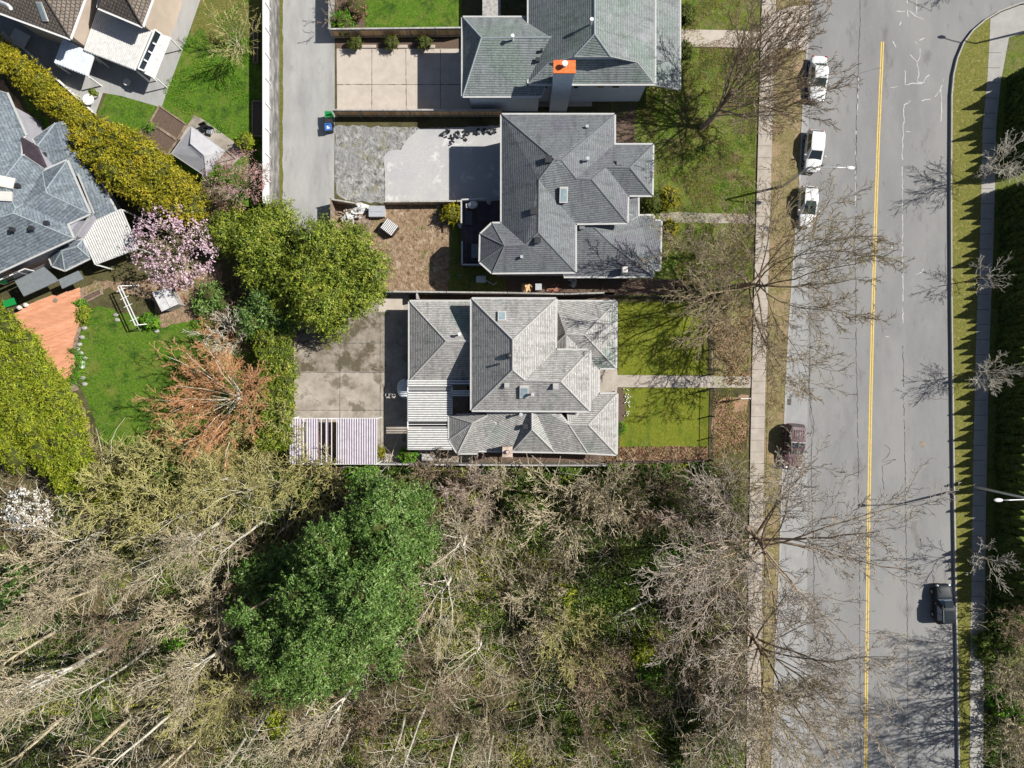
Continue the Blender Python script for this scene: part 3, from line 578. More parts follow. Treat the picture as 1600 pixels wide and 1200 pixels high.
roof(h2, V, ['a j i h g b', 'h l f g', 'g f d2 d c b3 b2 b'], M['roof_h2'], M['cap_grey'], M['fascia'])
V = dict(a=(978, 306, 3.4), b=(997, 308, 3.0), c=(997, 338, 3.0), d=(978, 348, 3.5)); roof(h2, V, ['a b c d'], M['roof_h2'], M['cap_grey'], M['fascia'])
V = dict(A=(784, 179, 5.4), B=(960, 179, 5.4), R1=(866, 249, 8.1), R2=(877, 250, 8.0), V=(900, 279, 7.3), V2=(924, 280, 7.2), C=(960, 226, 5.5), m=(842, 281, 7.6), m2=(841, 363, 7.4), n=(821, 382, 6.9), q=(784, 349, 5.4), s=(980, 348, 5.4), t=(899, 349, 5.4), u=(899, 425, 5.4), w=(1020, 226, 5.4), w2=(1019, 305, 5.4), w3=(981, 305, 5.4), x1=(947, 261, 6.7), x2=(984, 262, 6.7), k=(788, 384, 6.9), l1=(769, 349, 5.4), l2=(751, 366, 5.4), l3=(750, 409, 5.4), l4=(769, 426, 5.4))
roof(h2, V, ['A B R2 R1', 'A R1 m m2 n q', 'B C V R2', 'V C w x2 x1 V2', 'w w2 x2', 'x1 x2 w2 w3', 'V2 x1 w3 s', 'R1 R2 V V2 s t m', 'm t u m2', 'n m2 u l4 k', 'l1 q n k', 'l2 l1 k', 'l3 l2 k', 'l3 k l4'], M['roof_h2'], M['cap_grey'], M['fascia'])
skylight(h2, 874, 292, 887, 316)
vent(h2, 857, 250, 'box', .5); vent(h2, 834, 331, 'box', .5); vent(h2, 840, 376, 'box', .45); vent(h2, 909, 355, 'box', .4, M['cap_grey']); vent(h2, 917, 252, 'pipe'); vent(h2, 967, 255, 'box', .4, M['cap_grey']); vent(h2, 917, 199, 'box', .2, M['galv']); vent(h2, 815, 402, 'box', .2, M['galv'])
mb = MB(); p = P(977, 421, 4.2); mb.box((p.x, p.y, 3.2), (.5, .55, 2.0)); mb.build('chimney', M['off_white'], h2)
# -- H1 : top house, greenish roof
h1 = thing('house', P(900, 40), 'blue-sided house with greenish roof and orange-capped chimney at the top edge', 'house')
walls(h1, [(827, -300), (1022, -300), (1022, 128), (827, 128)], 5.4, 0, M['siding_blue'])
walls(h1, [(725, 30), (850, 30), (850, 148), (725, 148)], 4.9, 0, M['siding_blue'], name='wing_wall')
V = dict(A=(723, 27, 4.9), B=(846, 27, 4.9), r1=(752, 59, 6.6), r2=(866, 58, 6.6), C=(846, 150, 4.9), D=(723, 150, 4.9), q=(866, 100, 5.9))
roof(h1, V, ['A B r2 r1', 'A r1 D', 'r1 r2 q C D'], M['roof_h1'], M['cap_blue'], M['fascia'])
V = dict(a=(1015, -320, 4.6), b=(1062, -320, 3.0), c=(1062, 140, 3.0), d=(1015, 132, 4.6)); roof(h1, V, ['a b c d'], M['roof_h1'], M['cap_blue'], M['fascia'])
V = dict(a=(826, -320, 5.4), b=(929, -320, 8.8), c=(1023, -320, 5.4), d=(1023, 130, 5.4), f=(996, 97, 6.5), g=(954, 88, 7.9), h=(929, 53, 8.8), i=(897, 88, 7.7), j=(857, 98, 6.5), k=(826, 130, 5.4))
roof(h1, V, ['a b h i j k', 'b c d f g h', 'h g i'], M['roof_h1'], M['cap_blue'], M['fascia'])
V = dict(k=(826, 131, 5.38), d=(1023, 131, 5.38), f=(990, 93, 6.6), j=(861, 94, 6.6)); roof(h1, V, ['k j f d'], M['roof_h1'], M['cap_blue'], M['fascia'])
mb = MB(); a, b, c, d = P(897, 86, 7.5), P(954, 86, 7.5), P(992, 93, 6.4), P(861, 93, 6.4); mb.face([a, d, c, b]); mb.build('gable_wall', M['siding_blue'], h1)
mb = MB(); p = P(882, 109, 8.6); y0 = P(880, 130, 5.4).y + .1; mb.box((p.x, y0 - .1, 4.3), (1.75, .95, 8.6)); mb.build('chimney', M['siding_blue'], h1)
mb = MB(); mb.box((p.x, y0 - .1, 8.66), (1.95, 1.15, .12)); mb.build('chimney_cap', M['orange_metal'], h1); mb = MB(); mb.cyl((p.x, y0 - .05, 8.7), .16, .5, 12); mb.cyl((p.x, y0 - .05, 9.2), .26, .1, 12); mb.build('flue', M['white'], h1)
yw = P(900, 128, 5.4).y + .4
for x in (852, 900, 939, 962): wwin(h1, Vector((P(x, 143, 3.6).x, yw, 3.6)), Vector((1, 0, 0)), .55 if x < 930 else .8, .5 if x > 930 else .75)
vent(h1, 801, 63, 'pipe', mat=M['white']); vent(h1, 923, 38, 'pipe', mat=M['white']); vent(h1, 840, 95, 'box', .3); vent(h1, 846, 80, 'box', .2)
mb = MB(); 
for x in (724, 740, 756, 772, 786): mb.box(P(x, 10, 2.9), (.06, 3.8, .1))
mb = MB(); q = P(768, 10, 2.6); mb.box((q.x, q.y, 2.5), (1.75, 5.6, .14)); mb.build('balcony', M['grey_wood'], h1)
# -- H4 : tiled house, upper left
h4 = thing('house', P(90, 10), 'house with brown tiled hip roofs and tan walls in the upper left corner', 'house')
z4 = 1.2
walls(h4, [(-120, -60), (0, 20), (109, 59), (131, 0), (180, -160), (60, -260)], z4 + 5, z4, M['siding_tan'])
walls(h4, [(150, 12), (220, 39), (237, 0), (290, -160), (180, -200)], z4 + 5, z4, M['siding_tan'])
V = dict(a=(-130, -60, 6.2), b=(0, 20, 6.2), c=(109, 60, 6.2), d=(131, 0, 6.2), e=(190, -170, 6.2), f=(72, 0, 7.9), g=(20, -88, 10.2), h=(60, -260, 8.5), i=(-60, -110, 9.5))
roof(h4, V, ['a b c f g i', 'c d e h g f'], M['roof_h4'], M['cap_brown'], M['white'])
V = dict(a=(153, 12, 6.2), b=(222, 41, 6.2), c=(237, 0, 6.2), d=(297, -170, 6.2), f=(198, -2, 7.6), g=(170, -60, 8.8), h=(200, -150, 8.8), i=(180, -160, 6.2))
roof(h4, V, ['a b f g', 'b c d h g f', 'a g h i'], M['roof_h4'], M['cap_brown'], M['white'])
skylight(h4, 63, 4, 74, 31)
mb = MB(); mb.tube([P(0, 3, 8.2), P(12, 8, 8.8), P(17, 13, 9)], .16, 8); mb.build('vent_pipe', M['white'], h4)
wall_pts = [(247, 18, 2.4), (256, 25, 2.4), (262, 8, 2.4)]
# -- H5 : blue-grey house on the left edge
h5 = thing('house', P(60, 330), 'blue-grey shingled house on the left edge with dormers and two-pane roof skylights', 'house')
walls(h5, [(-120, 130), (8, 150), (38, 214), (60, 224), (90, 262), (138, 333), (112, 370), (0, 422), (-120, 440)], 5.2, 0, M['siding_grey'])
walls(h5, [(60, 215), (103, 194), (178, 330), (142, 345), (100, 320)], 3.0, 0, M['siding_grey'], name='wing_wall')
V = dict(a=(52, 216, 4.6), b=(86, 192, 4.4), b2=(106, 188, 3.0), c=(181, 330, 3.0), d=(140, 347, 3.2), f=(110, 262, 4.4), g=(58, 228, 4.7), h=(70, 264, 4.6), i=(122, 300, 4.2))
roof(h5, V, ['b b2 c d i f h g', 'a b g'], M['roof_h5'], M['cap_blue'], M['fascia'])
V = dict(a=(-140, 100, 8.4), b=(10, 145, 5.2), c=(40, 212, 5.2), d=(32, 216, 5.3), e=(33, 244, 6.0), f=(3, 283, 7.4), g=(-140, 330, 9.0), h=(38, 243, 6.0), i=(70, 264, 5.3), j=(66, 268, 5.3), k=(71, 297, 6.6), l=(104, 251, 5.2), m=(140, 333.5, 5.2), n=(73, 302, 6.6), o=(36, 318.5, 7.0), p=(104.5, 350, 5.3), q=(24, 326, 7.5), r=(114, 372, 5.2), s=(20.5, 333, 7.5), t=(0, 424, 5.2), u=(-140, 490, 5.2), v=(-140, 380, 9.0))
roof(h5, V, ['a b c d e f g', 'e h i j k n o q f', 'j l k', 'l m n k', 'n m p o', 'o p r s q', 's r t u v', 'f q s v g'], M['roof_h5'], M['cap_blue'], M['fascia'], capr=.06)
mb = MB(); mb.face([P(32, 216, 5.5), P(38, 242, 5.9), P(70, 262, 5.4), P(57, 231, 6.3)][::-1]); mb.face([P(32, 216, 5.5), P(57, 231, 6.3), P(60, 229, 6.3), P(35, 214, 5.5)]); mb.face([P(57, 231, 6.3), P(70, 262, 5.4), P(74, 261, 5.4), P(60, 229, 6.3)]); mb.build('dormer_wall', M['deck_dark'], h5)  # shade of this west-facing end wall put into the dark purple colour
mb = MB(); mb.face([P(120, 272, 5.1), P(146, 334, 5.1), P(148, 333, 4.0), P(123, 271, 4.0)][::-1]); mb.face([P(114, 372, 5.0), P(141, 334, 5.0), P(146, 337, 3.5), P(118, 376, 3.2)][::-1]); mb.build('dormer_wall', M['white'], h5)
skylight(h5, 0, 277, 21, 296, M['off_white']); skylight(h5, -4, 300, 19, 315, M['off_white'])
for x, y in ((21, 359), (51, 357), (75, 349), (72, 243), (30, 291)): vent(h5, x, y, 'box', .3)
V = dict(a=(89, 391, 3.2), b=(105, 379, 3.3), c=(129, 374, 3.2), d=(140, 403, 2.7), f=(101, 422, 2.7), g=(82, 415, 2.7), h=(77, 402, 2.7), k=(96, 392, 3.7), l=(120, 385, 3.6))
roof(h5, V, ['b c l k a', 'c d l', 'k l d f', 'g k f', 'h k g', 'a k h'], M['roof_h5'], M['cap_blue'], M['fascia'])
mb = MB(); mb.prism([P(x, y, 2.7).xy for x, y in ((23, 439), (68, 417), (84, 431), (91, 439), (37, 463))], 2.55, 2.7); mb.build('awning', M['flat_roof'], h5)
mb = MB(); mb.prism([P(x, y, 2.6).xy for x, y in ((91, 437), (122, 423), (130, 436), (97, 451))], 2.45, 2.6); mb.build('awning', M['flat_roof'], h5)
t = (P(114, 380) - P(0, 430)).normalized()
for x, y, w in ((10, 437, 1.6), (24, 431, 1.6), (37, 425, 1.2)): wwin(h5, P(x, y, 3.2) + Vector((t.y, -t.x, 0)) * .0, t, w, 1.3)
# ---------------------------------------------------------------- vegetation
def norm3(x, y, z):
    l = sqrt(x * x + y * y + z * z) or 1e-6; return x / l, y / l, z / l
def grow(mb, tw, r, p, d, L, rad, lvl, pr):
    "one branch and its children; thick branches go to mb, twigs to tw"
    ns = pr['ns'][lvl]; pts = [p]; rs = [rad]; x, y, z = p; dx, dy, dz = d; wob = pr['wob'][lvl]; up = pr['up'][lvl]
    sl = L / ns; dirs = [d]
    for i in range(ns):
        dx, dy, dz = norm3(dx + r.uniform(-wob, wob), dy + r.uniform(-wob, wob), dz + r.uniform(-wob, wob) + up)
        x += dx * sl; y += dy * sl; z += dz * sl
        if z < .15: z = .15
        pts.append((x, y, z)); dirs.append((dx, dy, dz)); rs.append(max(pr['rmin'], rad * (1 - (i + 1) / ns * (1 - pr['tip'][lvl]))))
    (mb if lvl <= pr['split'] else tw).tube(pts, rs, 6 if rad > .12 else (4 if rad > .04 else 3), cap=False)
    if lvl + 1 >= len(pr['ns']): return
    n = pr['kids'][lvl]; n = max(1, int(n * r.uniform(.75, 1.25) + .5)); s0 = pr['from'][lvl]; ang0 = r.uniform(0, 6.28)
    for k in range(n):
        t = s0 + (1 - s0) * (k + r.random()) / n; f = t * ns; i = min(ns - 1, int(f)); u = f - i
        q = tuple(pts[i][j] + (pts[i + 1][j] - pts[i][j]) * u for j in range(3)); b = dirs[i]
        a = ang0 + k * 2.4 + r.uniform(-.5, .5); sp = pr['ang'][lvl] * r.uniform(.7, 1.3)
        ux, uy, uz = (0, 0, 1) if abs(b[2]) < .9 else (1, 0, 0); tt = ux * b[0] + uy * b[1] + uz * b[2]; ux, uy, uz = norm3(ux - tt * b[0], uy - tt * b[1], uz - tt * b[2])
        wx, wy, wz = b[1] * uz - b[2] * uy, b[2] * ux - b[0] * uz, b[0] * uy - b[1] * ux; ca, sa, cs, ss = cos(a), sin(a), cos(sp), sin(sp)
        c = norm3(b[0] * cs + (ux * ca + wx * sa) * ss, b[1] * cs + (uy * ca + wy * sa) * ss, b[2] * cs + (uz * ca + wz * sa) * ss)
        bias = pr.get('bias')
        if bias and lvl == 0: c = norm3(c[0] + bias[0], c[1] + bias[1], c[2] + bias[2])
        Lk = L * pr['len'][lvl] * r.uniform(.7, 1.2) * (1 - .45 * t if lvl else 1)
        grow(mb, tw, r, q, c, Lk, max(pr['rmin'], (rs[i] * (1 - u) + rs[i + 1] * u) * pr['rad'][lvl]), lvl + 1, pr)
def bare(name, seed, h, bark_m, twig_m, **kw):
    "prototype bare tree at the origin: returns Empty with trunk and crown children"
    r = random.Random(seed)
    pr = dict(ns=[6, 7, 6, 5, 3], wob=[.08, .16, .22, .28, .3], up=[.02, .07, .05, .03, .02], kids=[9, 8, 7, 5], ang=[.65, .7, .75, .8], len=[.62, .52, .5, .5], rad=[.5, .5, .5, .6], tip=[.35, .2, .25, .5, .6], split=1, rmin=.018)
    pr['from'] = [.35, .2, .15, .1]; pr.update(kw)
    root = thing(name, (0, 0, 0), '', 'tree'); mb = MB(); tw = MB()
    st = kw.get('stems', 1); L0 = kw.get('trunk', h * .55)
    for k in range(st):
        a = 6.28 * k / max(1, st) + r.random(); s = kw.get('lean', .05) if st == 1 else kw.get('lean', .35); d0 = kw.get('dir')
        d = norm3(*(d0 if d0 else (cos(a) * s, sin(a) * s, 1)))
        grow(mb, tw, r, (cos(a) * .15 * (st > 1), sin(a) * .15 * (st > 1), -.1), d, L0, kw.get('r0', h * .018) / (1 if st == 1 else 1.6), 0, pr)
    mb.build('trunk', bark_m, root, smooth=True); tw.build('crown', twig_m, root, smooth=True)
    return root
import numpy as np
def leaf_mesh(name, C, Nn, size, mat, parent, asp=.5, seed=0, curl=.25, T=None):
    "C: n x 3 leaf centres, Nn: n x 3 normals -> mesh of folded leaf blades"
    rg = np.random.default_rng(seed); n = len(C); C = np.asarray(C, float); Nn = np.asarray(Nn, float)
    Nn /= np.linalg.norm(Nn, axis=1)[:, None] + 1e-9; T = rg.normal(size=(n, 3)) * (1 if T is None else .25) + (0 if T is None else T); T -= (T * Nn).sum(1)[:, None] * Nn; T /= np.linalg.norm(T, axis=1)[:, None] + 1e-9
    B = np.cross(Nn, T); s = (size * rg.uniform(.6, 1.35, n))[:, None]
    v = np.stack([C - T * s * .5, C + B * s * asp * .5 + Nn * s * curl * .4, C + T * s * .5, C - B * s * asp * .5 + Nn * s * curl * .4], 1)
    o0 = ORG.get(parent.name, Vector((0, 0, 0))) if parent else Vector((0, 0, 0)); v = (v - np.array(o0)).reshape(-1, 3).astype(np.float32)
    me = bpy.data.meshes.new(name); me.vertices.add(4 * n); me.vertices.foreach_set('co', v.ravel())
    me.loops.add(4 * n); me.loops.foreach_set('vertex_index', np.arange(4 * n, dtype=np.int32)); me.polygons.add(n)
    me.polygons.foreach_set('loop_start', np.arange(0, 4 * n, 4, dtype=np.int32)); me.materials.append(mat); me.update(calc_edges=True)
    o = bpy.data.objects.new(name, me); COL.objects.link(o)
    if parent: o.parent = parent; ORG[o.name] = ORG[parent.name]
    return o
def cloud(lobes, clumps, per, crad, seed=0, dens=None, sq=.6, zmin=.05, outw=.75, gauss=True):
    """leaf centres and normals: clumps scattered over lobe surfaces. lobes: (x,y,z,rx,ry,rz)"""
    rg = np.random.default_rng(seed); L = np.array(lobes, float); w = (L[:, 3] * L[:, 4]); w /= w.sum(); Cs = []; Ns = []
    k = rg.choice(len(L), clumps, p=w); D = rg.normal(size=(clumps, 3)); D[:, 2] = np.abs(D[:, 2]) * 1.0 - .25; D /= np.linalg.norm(D, axis=1)[:, None]
    rr = rg.uniform(.72, 1.04, clumps)[:, None]; cc = L[k, :3] + D * L[k, 3:6] * rr
    # drop clumps buried well inside other lobes
    keep = np.ones(clumps, bool)
    for j in range(len(L)):
        q = (((cc - L[j, :3]) / (L[j, 3:6] * .68)) ** 2).sum(1); keep &= (q > 1) | (k == j)
    cc = cc[keep]; D = D[keep]; m = len(cc)
    A = D * .8 + rg.normal(size=(m, 3)) * .55; A[:, 2] = A[:, 2] * .35 - .08; A /= np.linalg.norm(A, axis=1)[:, None]; t = rg.uniform(0, 1, (m, per, 1)); ln = crad * rg.uniform(1.1, 2.6, (m, 1, 1)) * (1 + .9 * (rg.uniform(0, 1, (m, 1, 1)) < .16))
    off = rg.normal(size=(m, per, 3)); off *= crad * np.array([.4, .4, .4 * sq]) * (1.15 - t); off = off + A[:, None, :] * (t - .35) * ln; TT = (A[:, None, :] + rg.normal(size=(m, per, 3)) * .4).reshape(-1, 3); C = cc[:, None, :] + off
    Nn = D[:, None, :] * outw + rg.normal(size=(m, per, 3)) * .55 + np.array([0, 0, .35]); C = C.reshape(-1, 3); Nn = Nn.reshape(-1, 3); ok = C[:, 2] > zmin
    return C[ok], Nn[ok], TT[ok]
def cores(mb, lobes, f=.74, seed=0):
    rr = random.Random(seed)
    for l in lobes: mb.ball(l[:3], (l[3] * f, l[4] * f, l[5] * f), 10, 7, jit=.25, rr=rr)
M['core'] = nmat('core', [(.3, (.03, .035, .008)), (.7, (.07, .08, .018))], 3, 6, .95)  # dark solid cores added inside foliage to block light and darken the gaps
def leafy(name, label, cat, lobes, clumps, per, crad, size, mat, seed=0, den=1.0, trunk=.22, group=None, limbs=True, asp=.32, core=.66, part='crown', bark='bark_brown', base=None, **kw):
    "broadleaf or hedge plant: trunk with limbs to every lobe, dark core added to block light, leaves"
    L = np.array(lobes, float); bx, by = (L[:, 0].mean(), L[:, 1].mean()) if base is None else base; z = terr(bx, by)
    root = thing(name, (bx, by, z), label, cat, group); t = MB(); top = L[:, 2].mean()
    if trunk:
        t.tube([(bx, by, z - .1), (bx + .05, by, z + (top - z) * .5), (L[:, 0].mean(), L[:, 1].mean(), top)], [trunk, trunk * .8, trunk * .4], 7)
        if limbs:
            for l in lobes: t.tube([(bx, by, z + (top - z) * .35), ((bx + l[0]) / 2, (by + l[1]) / 2, (z + top + l[2]) / 3 + .3), (l[0], l[1], l[2])], [trunk * .5, trunk * .35, trunk * .15], 5)
        t.build('trunk', M[bark], root, smooth=True)
    C, Nn, TT = cloud(lobes, int(clumps * den), per, crad, seed, zmin=z + .05, **kw)
    cr = leaf_mesh(part, C, Nn, size, mat, root, asp, seed, T=TT)
    if core: cm = MB(); cores(cm, lobes, core, seed); cm.build('shade_core', M['core'], cr, smooth=True)
    return root
def LBs(s, q): return LB(q[0], q[1], q[2] + ((q[0] * 7 + q[1] * 3) % 17 - 8) * .17, q[3] * s)
def LB(px, py, z, r, rz=None, ry=None): q = P(px, py, z); return (q.x, q.y, z, r, ry or r, rz or r)
def run(pts, z0, z1, wr, step, seed=0, jit=.25):
    "lobes along a pixel polyline of a hedge whose top lies between z0 and z1"
    r = random.Random(seed); out = []
    for a, b in zip(pts, pts[1:]):
        A, B = P(a[0], a[1], (z0 + z1) / 2), P(b[0], b[1], (z0 + z1) / 2); k = max(1, int((B - A).length / step))
        for j in range(k):
            q = A.lerp(B, (j + .5) / k); w = (a[2] + (b[2] - a[2]) * (j + .5) / k if len(a) > 2 else wr)
            for s in (-1, 0, 1) if w > 1.4 else (0,):
                d = (B - A).normalized(); n = Vector((-d.y, d.x, 0)) * s * w * .55
                out.append((q.x + n.x + r.uniform(-jit, jit), q.y + n.y + r.uniform(-jit, jit), z0 + r.uniform(-.2, .2) * jit * 4, w * (.6 if w > 1.4 else 1), w * (.6 if w > 1.4 else 1), z1 - z0))
    return out
# big glossy evergreen in the wood
hl = [LBs(.9, q) for q in ((575, 765, 4.5, 1.7), (605, 780, 6, 1.9), (645, 785, 6, 1.9), (585, 815, 8, 2.2), (630, 825, 8, 2.3), (665, 835, 6, 1.5), (540, 830, 7, 1.7), (505, 850, 7.5, 1.8), (555, 870, 9.5, 2.2), (610, 875, 10, 2.3), (655, 880, 7, 1.7), (480, 875, 7.5, 1.6), (515, 905, 10, 2.2), (570, 925, 11.5, 2.5), (625, 930, 9, 2.0), (470, 930, 9.5, 1.9), (520, 965, 11, 2.3), (585, 975, 10, 2.0), (635, 975, 6.5, 1.2), (455, 975, 8, 1.7), (405, 965, 7, 1.3), (375, 960, 7, .9), (425, 1000, 8, 1.7), (480, 1015, 9.5, 2.0), (540, 1020, 8.5, 1.9), (600, 1015, 7, 1.4), (395, 1020, 7, 1.3), (435, 1045, 8, 1.6), (490, 1065, 8, 1.6), (545, 1060, 7, 1.3), (415, 1070, 7, .9), (460, 1085, 7.5, .9), (610, 1045, 6, .9), (405, 900, 2.5, 2.2), (440, 880, 3.0, 2.0), (430, 925, 3.2, 2.0))]
hb = P(560, 860).xy
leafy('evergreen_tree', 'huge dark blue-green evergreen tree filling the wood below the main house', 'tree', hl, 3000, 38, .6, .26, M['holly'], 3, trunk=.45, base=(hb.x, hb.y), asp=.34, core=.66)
# laurels at the end of the lane
def laurel(label, lobes, n, seed, mat='laurel', size=.24, per=26, crad=.55, **kw): return leafy('laurel_tree', label, 'tree', [LBs(.84, q) for q in lobes], int(n * 2.1), 32, .6, size, M[mat], seed, core=.62, **kw)
laurel('largest yellow-green evergreen, drooping sprays, between the lane end and the old concrete drive', ((500, 380, 4.5, 2.3), (550, 385, 4.5, 2.2), (575, 420, 4.5, 2.0), (530, 430, 6, 2.8), (480, 430, 5.5, 2.4), (550, 465, 4.6, 2.2), (500, 475, 5, 2.5), (455, 470, 3.8, 2.0), (520, 505, 3.6, 1.7), (575, 455, 4, 1.6), (460, 400, 4, 1.8)), 900, 11)
laurel('dense yellow-green evergreen across the closed end of the lane, beside the white fence', ((435, 345, 4, 1.9), (410, 360, 4.2, 1.9), (450, 375, 3.8, 1.8), (395, 385, 4, 1.7), (425, 400, 3.8, 1.9), (400, 425, 3.2, 1.5), (440, 435, 3.4, 1.6)), 420, 12)
laurel('rounded yellow-green shrub tree between the purple plum and the lane end evergreen', ((370, 350, 3.4, 1.6), (350, 365, 3.2, 1.4), (385, 375, 3.2, 1.4), (365, 385, 2.8, 1.2)), 230, 13)
laurel('dark shaded evergreen bush in the gap under the largest yellow-green evergreen', ((420, 470, 2.2, 1.8), (395, 500, 1.8, 1.4), (440, 500, 2.2, 1.6)), 160, 14, 'holly')
# hedges
def hedge(label, pts, z0, z1, w, n, seed, mat='hedge_y', step=1.0, size=.22, name='hedge', **kw):
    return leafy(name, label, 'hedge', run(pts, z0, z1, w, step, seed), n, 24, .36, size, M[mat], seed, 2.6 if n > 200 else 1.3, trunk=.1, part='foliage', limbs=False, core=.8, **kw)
hedge('tall loose hedge with golden tips, widest part of the diagonal hedge beside the blue-grey roof', [(118, 205, 1.4), (160, 225, 2.2), (215, 265, 2.4), (270, 305, 2.0), (305, 325, 1.5)], 3.6, 5.2, 2, 1250, 21)
hedge('clipped golden top hedge running diagonally from the left edge below the tiled house', [(-60, 45), (0, 88), (50, 125), (100, 165), (125, 192)], 3.0, 3.7, 1.15, 700, 22, step=.7)
hedge('huge yellow-green hedge on the left edge beside the orange deck', [(-30, 490, 1.4), (5, 530, 1.9), (32, 590, 2.5), (62, 650, 2.9), (92, 705, 2.5), (112, 765, 1.5)], 3.4, 4.9, 3, 1900, 23, 'hedge_g', step=1.3)
hedge('second bulk of the yellow-green hedge, cut off by the left photo edge', [(-60, 520, 2), (-25, 600, 2.4), (0, 680, 1.8), (25, 720, 1.2)], 3.2, 4.6, 3, 800, 24, 'hedge_g', step=1.3)
hedge('mixed yellow-green hedge along the west side of the old concrete drive', [(425, 520, 1.5), (432, 580, 1.5), (430, 640, 1.4), (425, 700, 1.5)], 2.4, 3.6, 1.5, 620, 25, 'laurel', step=1.0)
# small clipped shrubs
def shrub(label, px, py, z, r, mat='boxwood', n=60, seed=1, rz=None, size=.2, name='shrub', group=None, **kw): return leafy(name, label, 'shrub', [LB(px, py, z, r, rz)], n, 20, .25, size, M[mat], seed, trunk=.06, part='foliage', group=group, core=.88, **kw)
shrub('rounded yellow-green shrub at the corner of the dark deck', 706, 334, .9, .95, 'hedge_y', 110, 31)
shrub('round clipped dark shrub at the north side of the middle house path', 1018, 315, 1.0, 1.0, 'boxwood', 120, 32)
shrub('loose shrub with golden rim, right of the round clipped dark shrub', 1046, 309, .9, 1.0, 'hedge_y', 100, 33)
shrub('dark leafy shrub against the porch, south of the middle house path', 1042, 358, 1.0, .95, 'hedge_y', 110, 34, 1.2)
shrub('bright lime shrub beside the patio cover of the main house', 637, 713, .7, .8, 'brightleaf', 90, 35)
shrub('small lime shrub beside the corner of the wide slatted cover', 593, 706, .5, .45, 'hedge_y', 40, 36)
shrub('round clipped shrub north of the wide concrete path, by the greenish roof', 1070, 24, 1.2, 1.0, 'boxwood', 110, 37)
shrub('round clipped shrub south of the wide concrete path, by the greenish roof', 1068, 80, 1.1, .9, 'boxwood', 100, 38)
for k, (x, y, r, l) in enumerate(((502, 462, .5, ''),)): pass
for k, (x, y, w) in enumerate(((126, 475, 0), (131, 487, 0), (129, 498, 0))): shrub(('clipped low box shrub, uppermost of three at the deck edge', 'clipped low box shrub, middle of three at the deck edge', 'clipped low box shrub, lowest of three at the deck edge')[k], x, y, .35, .5, 'brightleaf' if k == 0 else 'hedge_g', 40, 40 + k)
hedge('low curved box hedge following the rounded deck edge', [(113, 545), (120, 560), (121, 575), (114, 588), (103, 596), (90, 600)], .35, .75, .42, 150, 44, 'brightleaf', step=.4, size=.16)
shrub('rectangular clipped green shrub beside the swing frame', 236, 502, .5, .75, 'brightleaf', 90, 45)
shrub('dark leafy shrub on the planted strip beside the north lawn', 537, 36, .8, 1.1, 'brightleaf', 90, 46)
shrub('brownish twiggy shrub on the planted strip beside the north lawn', 556, 12, .7, 1.1, 'brownleaf', 70, 47)
shrub('low yellow flowering plants under the main house front wall', 970, 668, .3, .45, 'brightleaf', 50, 48, size=.14)
shrub('green shrub by the white fence beside the gazebo', 385, 222, 1.9, .8, 'hedge_g', 60, 49)
# cedars of the east hedge: three prototypes, copied
def cedar(seed, h, rad):
    root = thing('cedar_tree', (0, 0, 0), '', 'tree'); r = random.Random(seed); rg = np.random.default_rng(seed)
    t = MB(); t.tube([(0, 0, -.1), (0, 0, h * .9)], [.09, .02], 6); t.build('trunk', M['bark_brown'], root)
    n = 3200; z = h * rg.uniform(0, 1, n); f = np.minimum(1, (1 - z / h) / .52) ** .95; a = rg.uniform(0, 6.28, n)
    rr = rad * f * rg.uniform(.78, 1.12, n) * (1 + .18 * np.sin(a * 5 + z * 3)); C = np.stack([rr * np.cos(a), rr * np.sin(a), z], 1); Nn = np.stack([np.cos(a), np.sin(a), np.full(n, .5)], 1) + rg.normal(size=(n, 3)) * .4
    cr = leaf_mesh('crown', C, Nn, .22, M['cedar'], root, .5, seed); c = MB(); c.tube([(0, 0, .05), (0, 0, h * .3), (0, 0, h * .68), (0, 0, h * .95)], [rad * .8, rad * .8, rad * .74, .03], 9); c.build('shade_core', M['core'], cr, smooth=True)  # dark core added inside the cedar to block light
    return root
ORD = ['first', 'second', 'third', 'fourth', 'fifth', 'sixth', 'seventh', 'eighth', 'ninth', 'tenth', 'eleventh', 'twelfth', 'thirteenth', 'fourteenth', 'fifteenth', 'sixteenth', 'seventeenth', 'eighteenth', 'nineteenth', 'twentieth', 'twenty-first', 'twenty-second', 'twenty-third']
LMK = [(100, 'the top end of the east hedge'), (288, 'the gap by the uppermost street tree'), (440, 'the thinnest street tree'), (576, 'the street tree opposite the main house'), (762, 'the east street lamp'), (860, 'the lowest street tree')]; lcnt = {}
def cedlab(y):
    k = max(i for i, l in enumerate(LMK) if y >= l[0]); lcnt[k] = lcnt.get(k, 0) + 1; return ORD[lcnt[k] - 1] + ' narrow cedar below ' + LMK[k][1]
cp = [cedar(1, 5.2, .56), cedar(2, 5.6, .62), cedar(3, 4.9, .54)]; r = random.Random(5); used = [0, 0, 0]; y = 128
while y < 935:
    if abs(y - 288) > 8 and abs(y - 575) > 2:
        k = r.randrange(3); x = ip([(1576, 120), (1574, 150), (1566, 300), (1560, 450), (1556, 640), (1553, 800), (1551, 940)], y) + r.uniform(-3, 3); q = P(x + 6, y, 0); s = r.uniform(.74, 1.06)
        if r.random() < .2: s *= 1.14
        lab = cedlab(y)
        if not used[k]: o = cp[k]; o.location = q; o.scale = (1, 1, s); used[k] = 1; o['label'] = lab; o['group'] = 'cedars of the hedge along the east sidewalk'
        else: o = dup(cp[k], q, r.uniform(0, 6), (r.uniform(.75, 1.2), r.uniform(.8, 1.15), s), lab, 'tree', 'cedars of the hedge along the east sidewalk')
    y += r.uniform(10.5, 15)
